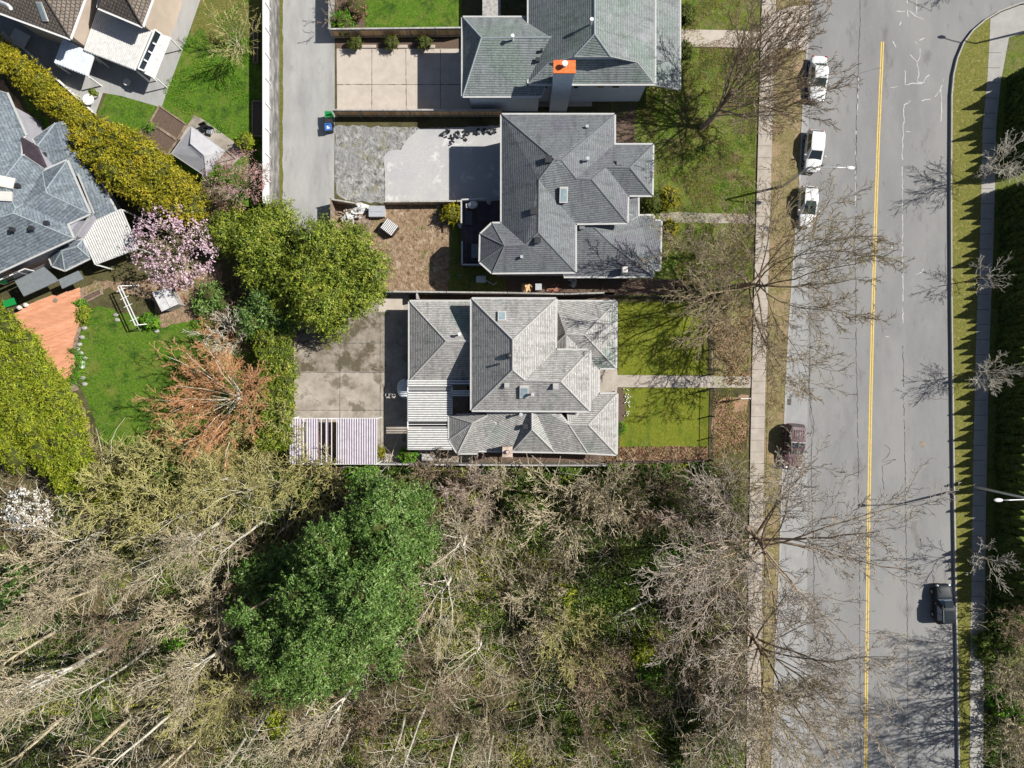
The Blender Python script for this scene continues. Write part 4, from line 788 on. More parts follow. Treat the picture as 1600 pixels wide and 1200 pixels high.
# big street trees
def place(root, px, py, label, rz=0, s=1, name=None, group=None):
    q = G(px, py); root.location = q; root.rotation_euler = (0, 0, rz); root.scale = (s, s, s); root['label'] = label
    if group: root['group'] = group
    return root
t = bare('bare_tree', 101, 13, M['bark_brown'], M['bark_brown'], dir=(.5, .22, 1), trunk=5.2, r0=.32, kids=[20, 9, 7, 4], bias=(.42, .1, .15), ang=[.75, .42, .5, .6], len=[1.95, .46, .44, .45], up=[.02, .05, .05, .04, .03], rad=[.48, .5, .5, .6], rmin=.02); place(t, 1096, 200, 'large bare tree leaning over the sidewalk and parked white sedan near the top', 0)
t = bare('bare_tree', 102, 13, M['bark_brown'], M['bark_mix'], dir=(.02, .05, 1), bias=(-.14, .02, .05), trunk=6, r0=.34, kids=[15, 11, 8, 5], ang=[.95, .6, .6, .7], len=[1.75, .5, .46, .48], up=[.02, .035, .04, .03, .02], wob=[.14, .24, .26, .3, .3], rmin=.02); place(t, 1155, 447, 'large spreading bare tree over the sidewalk south of the middle house path', 0)
t = bare('bare_tree', 103, 16, M['bark_brown'], M['bark_grey'], dir=(.02, -.02, 1), trunk=6.5, wob=[.14, .2, .24, .3, .3], r0=.42, kids=[16, 11, 7, 4], ang=[1.0, .55, .6, .7], len=[1.9, .46, .46, .48], up=[.02, .03, .04, .03, .02], rmin=.023); place(t, 1170, 828, 'huge pale-twigged bare tree spreading over the road below the maroon vehicle', 0)
t = bare('bare_tree', 104, 16, M['bark_brown'], M['bark_grey'], dir=(.03, -.04, 1), trunk=6.5, wob=[.14, .2, .24, .3, .3], r0=.38, kids=[14, 11, 7, 4], ang=[.95, .55, .6, .7], len=[1.75, .46, .46, .48], up=[.02, .035, .04, .03, .02], rmin=.023); place(t, 1164, 985, 'huge pale-twigged bare tree at the roadside, second below the maroon vehicle', 1.3, .92)
t = bare('bare_tree', 105, 14, M['bark_tan'], M['bark_tan'], dir=(.05, -.04, 1), trunk=6, r0=.24, kids=[19, 10, 8, 5], ang=[.75, .5, .55, .7], len=[1.55, .48, .46, .45], up=[.02, .05, .06, .04, .03], rmin=.022); place(t, 1186, 1075, 'dense tan-twigged bare tree reaching the yellow line at the bottom of the road', .4, .88)
# small street trees on the east side
sp = bare('street_tree', 111, 6, M['bark_brown'], M['bark_pale'], trunk=3.6, r0=.07, ns=[4, 5, 4, 3], kids=[14, 8, 6], ang=[.75, .6, .7], len=[.85, .45, .5], rad=[.5, .55, .6], tip=[.6, .3, .4, .6], split=0, rmin=.014, wob=[.05, .14, .2, .3], up=[.02, .1, .05, .03]); sp['category'] = 'tree'
place(sp, 1527, 282, 'small bare street tree, uppermost on the east sidewalk', 0, 1.15)
sp2 = bare('street_tree', 112, 6, M['bark_brown'], M['bark_pale'], trunk=3.4, r0=.06, ns=[4, 5, 4, 3], kids=[9, 6, 5], ang=[.85, .65, .7], len=[.75, .45, .5], rad=[.5, .55, .6], tip=[.6, .3, .4, .6], split=0, rmin=.014, wob=[.08, .2, .25, .3], up=[.02, .06, .05, .03]); place(sp2, 1508, 440, 'small bare street tree, thinnest crown, second from the top on the east sidewalk', 0, .95)
0 and dup(sp, G(1508, 440), 1.2, (.9,) * 3, 'small bare street tree, thinnest crown, second from the top on the east sidewalk', 'tree')
dup(sp, G(1514, 580), 2.4, (.95,) * 3, 'small bare street tree on the east sidewalk opposite the main house', 'tree')
dup(sp2, G(1511, 857), 4.0, (1.15,) * 3, 'small bare street tree on the east sidewalk above the dark parked car', 'tree')
dup(sp, G(1507, -20), 5.0, (.8,) * 3, 'small bare street tree at the top corner of the east verge', 'tree')['label'] = 'small bare street tree beyond the top edge by the corner'
# orange willow, blossom trees
t = bare('willow_tree', 121, 9, M['bark_pale'], M['bark_orange'], dir=(-.25, .0, 1), trunk=2.4, r0=.28, ns=[4, 7, 6, 5, 3], kids=[26, 11, 7, 4], bias=(-.5, .02, -.05), ang=[1.1, .5, .5, .55], len=[2.9, .46, .46, .45], up=[0, .015, .0, -.01, 0], rad=[.36, .42, .5, .6], rmin=.016, wob=[.15, .22, .25, .28, .3]); place(t, 388, 622, 'orange-twigged bare tree fanning out over the west lawn', 0)
t = bare('bare_tree', 122, 6, M['bark_tan'], M['bark_pale'], trunk=1.8, r0=.14, ns=[4, 6, 5, 4], kids=[12, 7, 5], bias=(-.2, .3, 0), ang=[.9, .55, .6], len=[1.9, .5, .5], rad=[.45, .5, .6], rmin=.02); place(t, 375, 535, 'pale leafless shrubby tree above the orange-twigged tree', 0)
def blossom(label, px, py, z, rad, seed, mat, n, size=.16, twig='bark_brown', name='cherry_tree', sq=.75, lob=9, seedp=0, cr=.32):
    rr = random.Random(seed); h = z + rad * .6; q = G(px, py); k = (H - z) / H
    t = bare(name, seed, h, M['bark_brown'], M[twig], trunk=h * .35, r0=.14, ns=[4, 6, 5, 4], kids=[10, 8, 6], ang=[.85, .6, .65], len=[1.9, .5, .5], rad=[.45, .5, .6], rmin=.018)
    c = P(px, py, z); lobes = [(cos(a) * rad * .5, sin(a) * rad * .5, z + rr.uniform(-.4, .5), rad * .5, rad * .5, rad * .45) for a in [6.28 * i / (lob - 1) + rr.random() * .5 for i in range(lob - 1)]] + [(0, 0, z + .5, rad * .6, rad * .6, rad * .5)]
    C, Nn, TT = cloud(lobes, n, 9, cr, seed, zmin=.5, outw=.6); leaf_mesh('blossom', C, Nn, size, M[mat], t, .8, seed)
    b = Vector((c.x, c.y, terr(c.x, c.y))); t.location = b; t['label'] = label; return t
blossom('pink and white cherry tree in full blossom beside the ribbed white patio cover', 272, 383, 3.6, 4.1, 131, 'blossom_pink', 1000, .17, 'bark_tan')
blossom('purple-brown plum tree starting to flower between the gazebo and white fence', 377, 288, 3.4, 2.9, 132, 'blossom_dark', 420, .13, 'bark_pink', 'plum_tree')
blossom('small white-flowering tree at the left edge below the big hedge', 46, 798, 3.2, 2.2, 133, 'blossom_white', 230, .17, 'bark_tan')
t = bare('bare_tree', 134, 7, M['bark_pale'], M['bark_olive'], trunk=2.2, r0=.12, ns=[4, 6, 5, 4], kids=[12, 8, 6], ang=[.9, .6, .6], len=[1.7, .5, .5], rad=[.45, .5, .6], rmin=.019); place(t, 380, 82, 'grey-olive bare tree on the garden lawn beside the white fence', 0, .95)
t = bare('bare_tree', 136, 4, M['bark_dark'], M['bark_brown'], trunk=1.4, r0=.08, ns=[4, 5, 4, 3], kids=[9, 6, 4], ang=[.9, .6, .6], len=[1.7, .5, .5], rad=[.45, .5, .6], rmin=.016); place(t, 540, 28, 'small bare shrub tree at the fence corner by the lane', 0)
# ---- the wood: prototypes, then every tree on its own
WP = {}
def wp(k, *a, **kw): WP[k] = [bare(*a, **kw), 0]
tall = dict(trunk=11, rmin=.019, ns=[7, 7, 6, 5, 3], kids=[12, 7, 5, 3], ang=[.42, .38, .5, .65], len=[.72, .5, .48, .5], wob=[.05, .1, .15, .22, .3], up=[.01, .09, .08, .05, .03], tip=[.35, .2, .25, .5, .6])
tall['from'] = [.5, .2, .15, .1]
wp('tall_pale', 'alder_tree', 201, 16, M['bark_pale'], M['bark_tan'], r0=.23, **tall)
wp('tall_tan', 'alder_tree', 202, 15, M['bark_tan'], M['bark_tan'], r0=.2, **tall)
wp('tall_olive', 'alder_tree', 203, 14, M['bark_tan'], M['bark_olive'], r0=.22, **tall)
wp('tall_brown', 'alder_tree', 212, 14, M['bark_brown'], M['bark_brown'], r0=.22, **tall)
mid = dict(rmin=.02, ns=[5, 7, 6, 5, 3], kids=[10, 7, 5, 3], ang=[.7, .5, .6, .75], len=[1.25, .5, .5, .5], up=[.02, .04, .03, .02, .02])
wp('mid_tan', 'maple_tree', 204, 10, M['bark_pale'], M['bark_tan'], trunk=4.4, r0=.2, **mid)
wp('mid_pink', 'maple_tree', 205, 10, M['bark_tan'], M['bark_pink'], trunk=4.4, r0=.17, **mid)
wp('mid_olive', 'maple_tree', 206, 9, M['bark_pale'], M['bark_olive'], trunk=4, r0=.15, **mid)
wp('mid_brown', 'maple_tree', 207, 9, M['bark_brown'], M['bark_brown'], trunk=4, r0=.15, **mid)
bush = dict(ns=[6, 5, 4, 3], kids=[8, 5, 3], ang=[.5, .6, .7], len=[.5, .5, .5], rad=[.5, .55, .6], tip=[.3, .3, .5, .6], up=[.02, .03, .02, 0], wob=[.16, .25, .3, .3], stems=11, lean=.8, split=0, rmin=.024)
bush['from'] = [.2, .2, .1]
wp('bush_tan', 'thicket_bush', 208, 4, M['bark_tan'], M['bark_tan'], trunk=4.2, r0=.06, **bush)
wp('bush_brown', 'thicket_bush', 209, 4, M['bark_brown'], M['bark_brown'], trunk=3.6, r0=.06, **bush)
wp('bush_olive', 'thicket_bush', 210, 4, M['bark_olive'], M['bark_olive'], trunk=4.6, r0=.06, **bush)
def wood(kind, px, py, s, label, group=None, cat=None, rz=None, lean=None):
    if kind[:3] == 'mid' and ((px < 520 and py > 840) or py > 1035): kind = {'mid_olive': 'tall_olive', 'mid_pink': 'tall_tan', 'mid_tan': 'tall_tan', 'mid_brown': 'tall_brown'}[kind]; s *= .72; cat = 'tree'
    w = WP[kind]; q = G(px, py); rz = R.uniform(0, 6.28) if rz is None else rz; cat = cat or ('bush' if kind.startswith('bush') else 'tree')
    if not w[1]: w[1] = 1; o = w[0]; o.location = q; o.rotation_euler = (0, 0, rz); o.scale = (s,) * 3; o['label'] = label; o['category'] = cat; o.pop('group', None)
    else: o = dup(w[0], q, rz, (s,) * 3, label, cat)
    if group: o['group'] = group
    if lean: o.rotation_euler = (lean[0], lean[1], rz)
    return o
wp('bole', 'alder_tree', 211, 17, M['bark_pale'], M['bark_tan'], r0=.17, trunk=14, rmin=.018, ns=[8, 6, 5, 4], kids=[9, 6, 4], ang=[.6, .6, .7], len=[.35, .5, .5], up=[.01, .05, .03, .02], tip=[.3, .2, .3, .5], wob=[.05, .2, .25, .3], rad=[.35, .5, .6], **{'from': [.55, .2, .15]})
for a in [
 ('tall_pale', 366, 1000, .95, 'leaning bare tree with thick pale trunk, lower left of the huge evergreen'),
 ('tall_pale', 172, 1008, 1.05, 'tall bare tree with forked pale trunk above the bottom left corner'),
 ('tall_tan', 90, 985, 1.0, 'tall tan bare tree at the left edge, level with the huge evergreen bottom'),
 ('tall_pale', 562, 1052, .9, 'pale forked tree with twisting branches right under the bottom of the huge evergreen'),
 ('tall_tan', 330, 1130, 1.0, 'bare tree at the bottom edge, left of the straight pale trunks'),
 ('tall_olive', 205, 1120, 1.0, 'olive-twigged tree at the bottom edge, second trunk cluster from the left corner'),
 ('tall_tan', 100, 1120, 1.0, 'bare tree in the bottom left corner of the wood'),
 ('tall_pale', 345, 815, .85, 'pale bare tree, trunk almost level, above the dark hollow left of the huge evergreen'),
 ('mid_olive', 300, 800, 1.1, 'olive bare tree below the orange-twigged tree and the west lawn'),
 ('mid_olive', 400, 760, 1.1, 'yellowish bare tree below the left end of the wide slatted cover'),
 ('mid_olive', 360, 745, .9, 'yellowish bare tree between the slatted cover and the orange-twigged tree'),
 ('mid_olive', 445, 755, .7, 'small yellowish tree right under the wide slatted cover'),
 ('mid_tan', 250, 860, .95, 'tan bare tree between the big left hedge and the dark hollow'),
 ('mid_tan', 160, 830, 1.0, 'tan bare tree right of the white-flowering tree'),
 ('mid_tan', 150, 920, 1.0, 'tan curly-twigged tree left of the dark hollow'),
 ('mid_brown', 275, 930, 1.0, 'brown bare tree beside the dark hollow left of the huge evergreen'),
 ('mid_tan', 60, 890, 1.0, 'tan bare tree on the left edge below the white-flowering tree'),
 ('mid_tan', 35, 1030, 1.1, 'tan bare tree on the left edge near the bottom corner'),
 ('mid_olive', 390, 1050, .9, 'olive bare tree hugging the lower left rim of the huge evergreen'),
 ('mid_tan', 705, 900, 1.15, 'tan bare tree with pale trunk right beside the huge evergreen'),
 ('mid_tan', 730, 830, 1.05, 'tan bare tree between the huge evergreen and the main house chimney'),
 ('mid_olive', 700, 960, .8, 'olive-tan tree at the lower right rim of the huge evergreen'),
 ('mid_tan', 752, 1000, .9, 'tan tree in the middle of the bottom, right of the huge evergreen'),
 ('mid_brown', 700, 1050, 1.0, 'brown bare tree below the right side of the huge evergreen'),
 ('mid_tan', 760, 1100, 1.0, 'tan tree at the bottom edge in the middle of the photo'),
 ('mid_pink', 745, 760, .75, 'small pinkish tree against the fence under the main house'),
 ('mid_tan', 838, 1095, .8, 'tan tree at the bottom edge right of the middle'),
 ('mid_brown', 900, 1095, .8, 'brown tree at the bottom edge below the open green hollow'),
 ('mid_brown', 985, 1100, .8, 'brown tree at the bottom edge left of the roadside trees'),
 ('mid_tan', 1050, 1120, 1.0, 'tan tree at the bottom edge beside the roadside trees'),
 ('mid_pink', 1048, 905, .75, 'pinkish tree between the open green hollow and the roadside trees'),
 ('mid_brown', 1060, 1000, 1.0, 'brown twiggy tree left of the second huge roadside tree'),
 ('mid_pink', 1065, 800, .85, 'pinkish tree below the leafy bed and the front lawn'),
 ('bole', 497, 1082, 1.0, 'slim straight pale trunk under the middle of the huge evergreen'),
 ('bole', 430, 1095, 1.0, 'slim leaning pale trunk under the left tip of the huge evergreen'),
 ('bole', 245, 1002, 1.0, 'slim pale trunk just left of the thick leaning trunk lower left'),
 ('bole', 665, 1105, .9, 'slim tan trunk at the bottom, right of the huge evergreen'),
 ('bole', 715, 1145, .9, 'slim tan trunk at the bottom below the brown bare tree'),
 ('bole', 905, 1120, .8, 'slim dark trunk at the bottom right of the middle'),
 ('bole', 632, 1120, .9, 'thin straight trunk between two others at the bottom under the evergreen'),
 ('bole', 300, 1090, 1.1, 'long pale trunk left of the thick leaning trunk near the bottom'),
 ('bole', 140, 1030, 1.1, 'long pale trunk reaching into the bottom left corner'),
 ('bole', 410, 815, .9, 'slender pale trunk above the dark hollow left of the huge evergreen'),
 ('bole', 550, 1130, .9, 'pale trunk at the bottom between forked tree and thin straight trunk'),
 ('bole', 385, 1150, 1.0, 'pale trunk cut by the bottom edge below the leaning thick trunk'),
 ('bole', 60, 1060, 1.1, 'pale trunk nearest the left edge in the bottom corner'),
 ('bole', 770, 1150, .9, 'pale trunk cut by the bottom edge in the middle of the photo'),
 ('bole', 985, 1130, .8, 'pale trunk at the bottom left of the roadside trees'),
 ('mid_tan', 1120, 1150, 1.0, 'tan tree at the bottom edge next to the west sidewalk'),
 ('mid_brown', 600, 1140, .9, 'brown tree at the bottom edge under the huge evergreen'),
 ('bush_tan', 893, 790, 1.35, 'wide fan of tan stems in the wood right below the main house'),
 ('bush_tan', 950, 765, 1.0, 'tan bush against the fence below the right end of the main house'),
 ('bush_brown', 1015, 775, 1.1, 'brown bush below the leafy bed of the front lawn'),
 ('bush_olive', 890, 985, 1.0, 'yellow-olive bush in the middle of the open green hollow'),
 ('bush_tan', 840, 930, 1.0, 'tan bush at the left rim of the open green hollow'),
 ('bush_brown', 940, 1035, 1.2, 'brown bush at the lower rim of the open green hollow'),
 ('bush_brown', 690, 745, .9, 'brown bush at the fence between the huge evergreen and the house'),
 ('bush_tan', 780, 780, 1.0, 'tan bush below the chimney of the main house'),
 ('bush_olive', 500, 745, .9, 'olive bush below the right half of the wide slatted cover'),
 ('bush_olive', 290, 735, 1.2, 'olive bush at the lower edge of the west lawn'),
 ('bush_olive', 225, 775, 1.2, 'olive bush at the end of the garden path below the west lawn'),
 ('bush_tan', 105, 880, 1.1, 'tan bush below the white-flowering tree'),
 ('bush_brown', 410, 880, 1.0, 'brown shaded bush in the dark hollow left of the huge evergreen'),
 ('bush_tan', 330, 950, 1.2, 'tan bush at the foot of the dark hollow left of the huge evergreen'),
 ('bush_olive', 345, 1070, 1.2, 'olive bush beside the thick pale leaning trunk'),
 ('bush_brown', 560, 1110, 1.1, 'brown bush below the pale forked tree at the bottom'),
 ('bush_tan', 1120, 1060, 1.2, 'tan bush left of the sidewalk near the bottom'),
 ('bush_brown', 1110, 930, 1.1, 'brown bush left of the sidewalk between the two huge roadside trees'),
 ('bush_tan', 1130, 770, 1.0, 'tan bush left of the sidewalk opposite the maroon vehicle tail'),
 ('bush_olive', 430, 660, .9, 'olive bush at the lower end of the mixed hedge by the old drive'),
 ('bush_tan', 1105, 420, .8, 'tan twiggy bush on the grass left of the large spreading tree'),
 ('tall_tan', 1612, 1065, 1.0, 'tall bare tree at the right edge, upper of the roadside pair casting trunk shadows'),
 ('tall_tan', 1605, 1118, 1.1, 'tall bare tree at the right edge, lower of the roadside pair casting trunk shadows'),
 ('tall_tan', 1640, 990, .9, 'tall bare tree just beyond the right edge behind the dark parked car'),
 ('tall_tan', 1625, 1190, 1.0, 'tall bare tree at the lower right corner'),
 ('tall_olive', 1590, 1230, .8, 'tall bare tree just below the lower right corner'),
 ('bush_tan', 1575, 1050, 1.1, 'tan bush by the east sidewalk near the bottom'),
 ('bush_brown', 1580, 960, 1.0, 'brown bush by the east sidewalk beside the dark parked car'),
 ('bush_tan', 1585, 1140, 1.2, 'tan bush by the east sidewalk at the lower right corner'),
 ('mid_tan', 500, 1240, 1.1, 'tan tree just below the bottom edge under the huge evergreen'),
 ('mid_tan', 900, 1180, 1.1, 'tan tree cut by the bottom edge right of the middle'),
 ('mid_brown', 680, 1190, 1.0, 'brown tree cut by the bottom edge left of the middle'),
 ('mid_tan', 270, 1180, 1.1, 'tan tree cut by the bottom edge toward the left'),
 ('mid_pink', 1010, 1190, 1.0, 'pinkish tree cut by the bottom edge toward the road'),
 ('mid_tan', 150, 1180, 1.1, 'tan tree cut by the bottom edge near the left corner'),
]: wood(*a)
# green shrubs and ivy in the wood
for k, (x, y, z, r, m, l) in enumerate([
 (30, 905, 2.0, 2.0, 'holly', 'dark blue-green shrub at the left edge below the white-flowering tree'),
 (15, 965, 1.6, 1.5, 'holly', 'smaller dark blue-green shrub at the left edge, lower of the two'),
 (250, 745, 1.5, 1.9, 'under', 'dark green shrub at the lower edge of the west lawn'),
 (180, 760, 1.2, 1.4, 'hedge_g', 'small yellow-green shrub between the garden path and the west lawn'),
 (565, 745, .8, 1.4, 'brightleaf', 'bright green ivy clump at the fence above the huge evergreen'),
 (1075, 850, .8, 1.5, 'brightleaf', 'bright green bush between the front lawn and the first huge roadside tree'),
 (1050, 770, 1.0, 1.5, 'under', 'dark green shrub right below the leafy bed'),
 (1105, 745, .8, 1.0, 'under', 'dark green shrub beside the end of the iron fence'),
 (815, 790, 1.2, 2.2, 'under', 'dark ivy-like shrub below the main house, left of the fan of tan stems'),
 (1020, 1045, .7, 1.3, 'brightleaf', 'bright green patch bush in the lower wood right of the open hollow'),
 (885, 930, .8, 1.6, 'hedge_g', 'low green bush left in the open hollow'),
 (960, 940, .7, 1.6, 'under', 'low dark green bush in the middle of the open hollow'),
 (1000, 1010, .9, 1.7, 'hedge_g', 'low yellow-green bush lower right in the open hollow'),
 (280, 1000, .8, 1.7, 'brightleaf', 'bright green bush beside the slim pale trunk lower left'),
 (380, 985, .8, 1.2, 'under', 'green bush at the foot of the thick pale leaning trunk'),
 (440, 1140, .9, 1.5, 'hedge_g', 'yellow-green bush between straight pale trunks at the bottom'),
 (1560, 1000, .9, 1.6, 'under', 'dark ivy bush by the east sidewalk under the dark parked car'),
 (1565, 1100, .9, 1.5, 'brightleaf', 'green ivy bush by the east sidewalk near the bottom corner'),
 (1572, 950, 1.2, 1.5, 'cedar', 'dark shrub at the lower end of the long cedar hedge'),
 (1075, 1160, 1.0, 2.2, 'under', 'dark green shrub mass at the bottom edge left of the roadside'),
 (870, 1150, .9, 1.8, 'under', 'dark green shrub at the bottom edge right of the middle'),
 (1180, 1180, .6, .8, 'under', 'small dark shrub at the bottom edge on the sidewalk side'),
 (330, 460, 1.0, 1.6, 'holly', 'grey-green shrub at the shaded end of the garden path'),
 (475, 765, 1.0, 1.2, 'under', 'small dark shrub below the wide slatted cover'),
 (150, 1110, .9, 1.6, 'under', 'dark green undergrowth bush near the lower left corner'),
 (1015, 895, .8, 1.3, 'under', 'dark green bush right of the upper rim of the open hollow'),
]):
    if 'sidewalk side' in l: continue
    rr = random.Random(300 + k); lob = [LB(x, y, z, r * .7)] + [LB(x + rr.uniform(-1, 1) * r * 14, y + rr.uniform(-1, 1) * r * 14, z * rr.uniform(.5, 1), r * rr.uniform(.35, .6)) for _ in range(4)]
    leafy('woodland_shrub', l, 'shrub', lob, int(90 * r), 26, .4, .26, M[m], 300 + k, trunk=.07, part='foliage', core=.8)
# undergrowth: ivy, brambles, litter (nobody could count it)
def scatter(name, label, cat, poly, n, hmax, size, mat, seed, nsc, thr, tilt=.6, asp=.6):
    rg = np.random.default_rng(seed); q = [P(*p).xy for p in poly]; xs = [p.x for p in q]; ys = [p.y for p in q]; C = []; Nn = []; r = random.Random(seed)
    while len(C) < n:
        x = r.uniform(min(xs), max(xs)); y = r.uniform(min(ys), max(ys))
        if not inside((x, y), q): continue
        v = noise.noise(Vector((x * nsc + seed * 9, y * nsc, 3))) + .5 * noise.noise(Vector((x * nsc * 3, y * nsc * 3 + seed, 7)))
        if v < thr: continue
        hh = hmax * min(1, (v - thr) * 2.2); C.append((x, y, terr(x, y) + .04 + r.random() ** .6 * hh)); Nn.append((r.gauss(0, tilt), r.gauss(0, tilt), 1))
    o = leaf_mesh(name, C, Nn, size, mat, None, asp, seed); tag(o, label, cat); o['kind'] = 'stuff'; return o
WOOD = [(-60, 740), (150, 740), (330, 730), (450, 732), (590, 730), (960, 728), (1110, 722), (1160, 722), (1160, 1280), (-60, 1280)]
scatter('undergrowth', 'dark green ivy and low leaves covering the woodland floor', 'undergrowth', WOOD, 95000, 1.3, .2, M['under'], 61, .13, .02)
scatter('undergrowth', 'yellow-green low leaves in the lighter patches of the woodland floor', 'undergrowth', WOOD, 50000, .9, .18, M['hedge_g'], 62, .15, .08)
scatter('undergrowth', 'dark green low growth filling the open green hollow', 'undergrowth', [(790, 750), (880, 730), (1120, 740), (1110, 1000), (1040, 1080), (930, 1060), (850, 1000), (800, 960)], 32000, 1.9, .2, M['under'], 81, .12, -.12)
scatter('leaf_litter', 'brown dead leaves lying all over the woodland floor', 'leaf litter', WOOD, 30000, .18, .18, M['brownleaf'], 63, .15, -.25)
scatter('leaf_litter', 'pinkish brown leaves lying on the beds around the front lawn', 'leaf litter', [(946, 698), (1106, 697), (1106, 718), (946, 720)], 1600, .1, .18, M['brownleaf'], 64, .3, -.6)
scatter('leaf_litter', 'brown leaves lying on the strip between iron fence and sidewalk', 'leaf litter', [(1114, 480), (1174, 480), (1168, 715), (1112, 715)], 3000, .08, .17, M['brownleaf'], 65, .3, -.05)
scatter('grass', 'green tufts between the brown leaves beside the iron fence', 'grass', [(1114, 470), (1174, 470), (1168, 715), (1112, 715)], 2600, .08, .14, M['hedge_g'], 85, .3, 0, 1.2, .3)
scatter('ivy', 'green ivy creeping over the fence at the back of the main house', 'ivy', [(600, 724), (960, 724), (1100, 722), (1100, 740), (600, 738)], 9000, 1.5, .22, M['under'], 66, .25, -.2)
scatter('undergrowth', 'ivy and low leaves along the east sidewalk near the bottom', 'undergrowth', [(1540, 930), (1700, 930), (1700, 1280), (1538, 1280)], 12000, 1.2, .24, M['under'], 67, .2, -.1)
scatter('grass', 'rough grass tufts on the north yard and around the large bare tree', 'grass', [(960, 80), (1184, 80), (1176, 460), (1040, 460), (1025, 230), (960, 230)], 16000, .12, .13, M['brightleaf'], 68, .3, .05, 1.2, .25)
scatter('grass', 'dry straw-coloured grass tufts on the verge beside the parked cars', 'grass', [(1204, 80), (1250, 80), (1222, 700), (1196, 700)], 9000, .1, .16, M['brownleaf'], 69, .4, 0, 1.2, .3)
scatter('grass', 'straw and twig litter on the north yard and around the large bare tree', 'grass', [(1064, 0), (1188, 0), (1184, 80), (1176, 460), (1040, 460), (1025, 230), (990, 160), (1064, 80)], 26000, .1, .15, M['brownleaf'], 70, .35, -.02, 1.2, .2)
scatter('grass', 'yellowish grass tufts mixed into the north yard', 'grass', [(1064, 0), (1188, 0), (1184, 80), (1176, 460), (1040, 460), (1025, 230), (990, 160), (1064, 80)], 16000, .1, .13, M['hedge_g'], 77, .35, -.05, 1.2, .2)
scatter('grass', 'dry tufts on the east verge', 'grass', [(1500, 120), (1535, 60), (1520, 600), (1512, 1200), (1499, 1200), (1492, 600)], 14000, .08, .14, M['brownleaf'], 78, .35, 0, 1.2, .3)
scatter('grass', 'fresh tufts on the garden lawn beside the white fence', 'grass', [(300, 60), (412, 0), (412, 215), (345, 215), (260, 160)], 9000, .08, .13, M['brightleaf'], 79, .35, .05, 1.2, .3)
def brambles(label, poly, n, seed, mat, lmin, lmax, hmax, name='brambles', rad=.018):
    q = [P(*p).xy for p in poly]; xs = [p.x for p in q]; ys = [p.y for p in q]; r = random.Random(seed); mb = MB(); k = 0
    while k < n:
        x = r.uniform(min(xs), max(xs)); y = r.uniform(min(ys), max(ys))
        if not inside((x, y), q): continue
        if noise.noise(Vector((x * .16 + seed, y * .16, 1))) < r.uniform(-.5, .35): continue
        k += 1; a = r.uniform(0, 6.28); l = r.uniform(lmin, lmax); h = r.uniform(.3, hmax); pts = []
        for i in range(5):
            t = i / 4; a += r.uniform(-.35, .35); x += cos(a) * l / 4; y += sin(a) * l / 4; pts.append((x, y, terr(x, y) + .05 + h * sin(pi * (t * .8 + .1)) + r.uniform(-.05, .05)))
        mb.tube(pts, [rad, rad, rad * .9, rad * .8, rad * .6], 3, cap=False)
    o = mb.build(name, mat, smooth=True); tag(o, label, 'undergrowth'); o['kind'] = 'stuff'
brambles('tan bramble canes and fallen twigs tangled over the woodland floor', WOOD, 4500, 71, M['bark_tan'], 1, 3.4, 1.6)
brambles('brown bramble canes tangled over the woodland floor', WOOD, 3600, 72, M['bark_brown'], .8, 2.6, 1.2)
brambles('pale dead sticks lying over the woodland floor', WOOD, 1600, 73, M['bark_pale'], 1.5, 5, 1.8, 'dead_sticks', .026)
brambles('tangled canes along the east sidewalk near the bottom', [(1545, 930), (1700, 930), (1700, 1280), (1542, 1280)], 1500, 74, M['bark_tan'], 1, 3, 1.8)
brambles('dry stems at the lower end of the west lawn and garden path', [(110, 700), (420, 700), (450, 740), (150, 745)], 1500, 75, M['bark_olive'], .8, 2.6, 1.2)
brambles('dry twigs in the shaded gap below the lane-end evergreens', [(330, 440), (450, 480), (440, 560), (340, 530)], 900, 76, M['bark_brown'], .6, 2, 1)
for k, (a, b, r0, l) in enumerate([((940, 975), (1020, 935), .16, 'pale fallen trunk lying in the open green hollow'), ((795, 895), (803, 1010), .13, 'dark fallen trunk running down beside the open green hollow'), ((620, 1005), (600, 1045), .14, 'broken pale trunk stub at the lower rim of the huge evergreen')]):
    A, B = G(*a, .8 if k == 0 else .5), G(*b, 1.2 if k == 0 else .4); root = thing('fallen_trunk', (A.x, A.y, 0), l, 'fallen trunk'); mb = MB(); mid_ = A.lerp(B, .5) + Vector((.15, .2, .25)); mb.tube([A, mid_, B], [r0, r0 * .8, r0 * .45], 7); mb.tube([mid_, mid_ + Vector((.8, -.9, .3))], [r0 * .4, .03], 5); mb.build('trunk', M['bark_pale'] if k != 1 else M['bark_brown'], root, smooth=True)

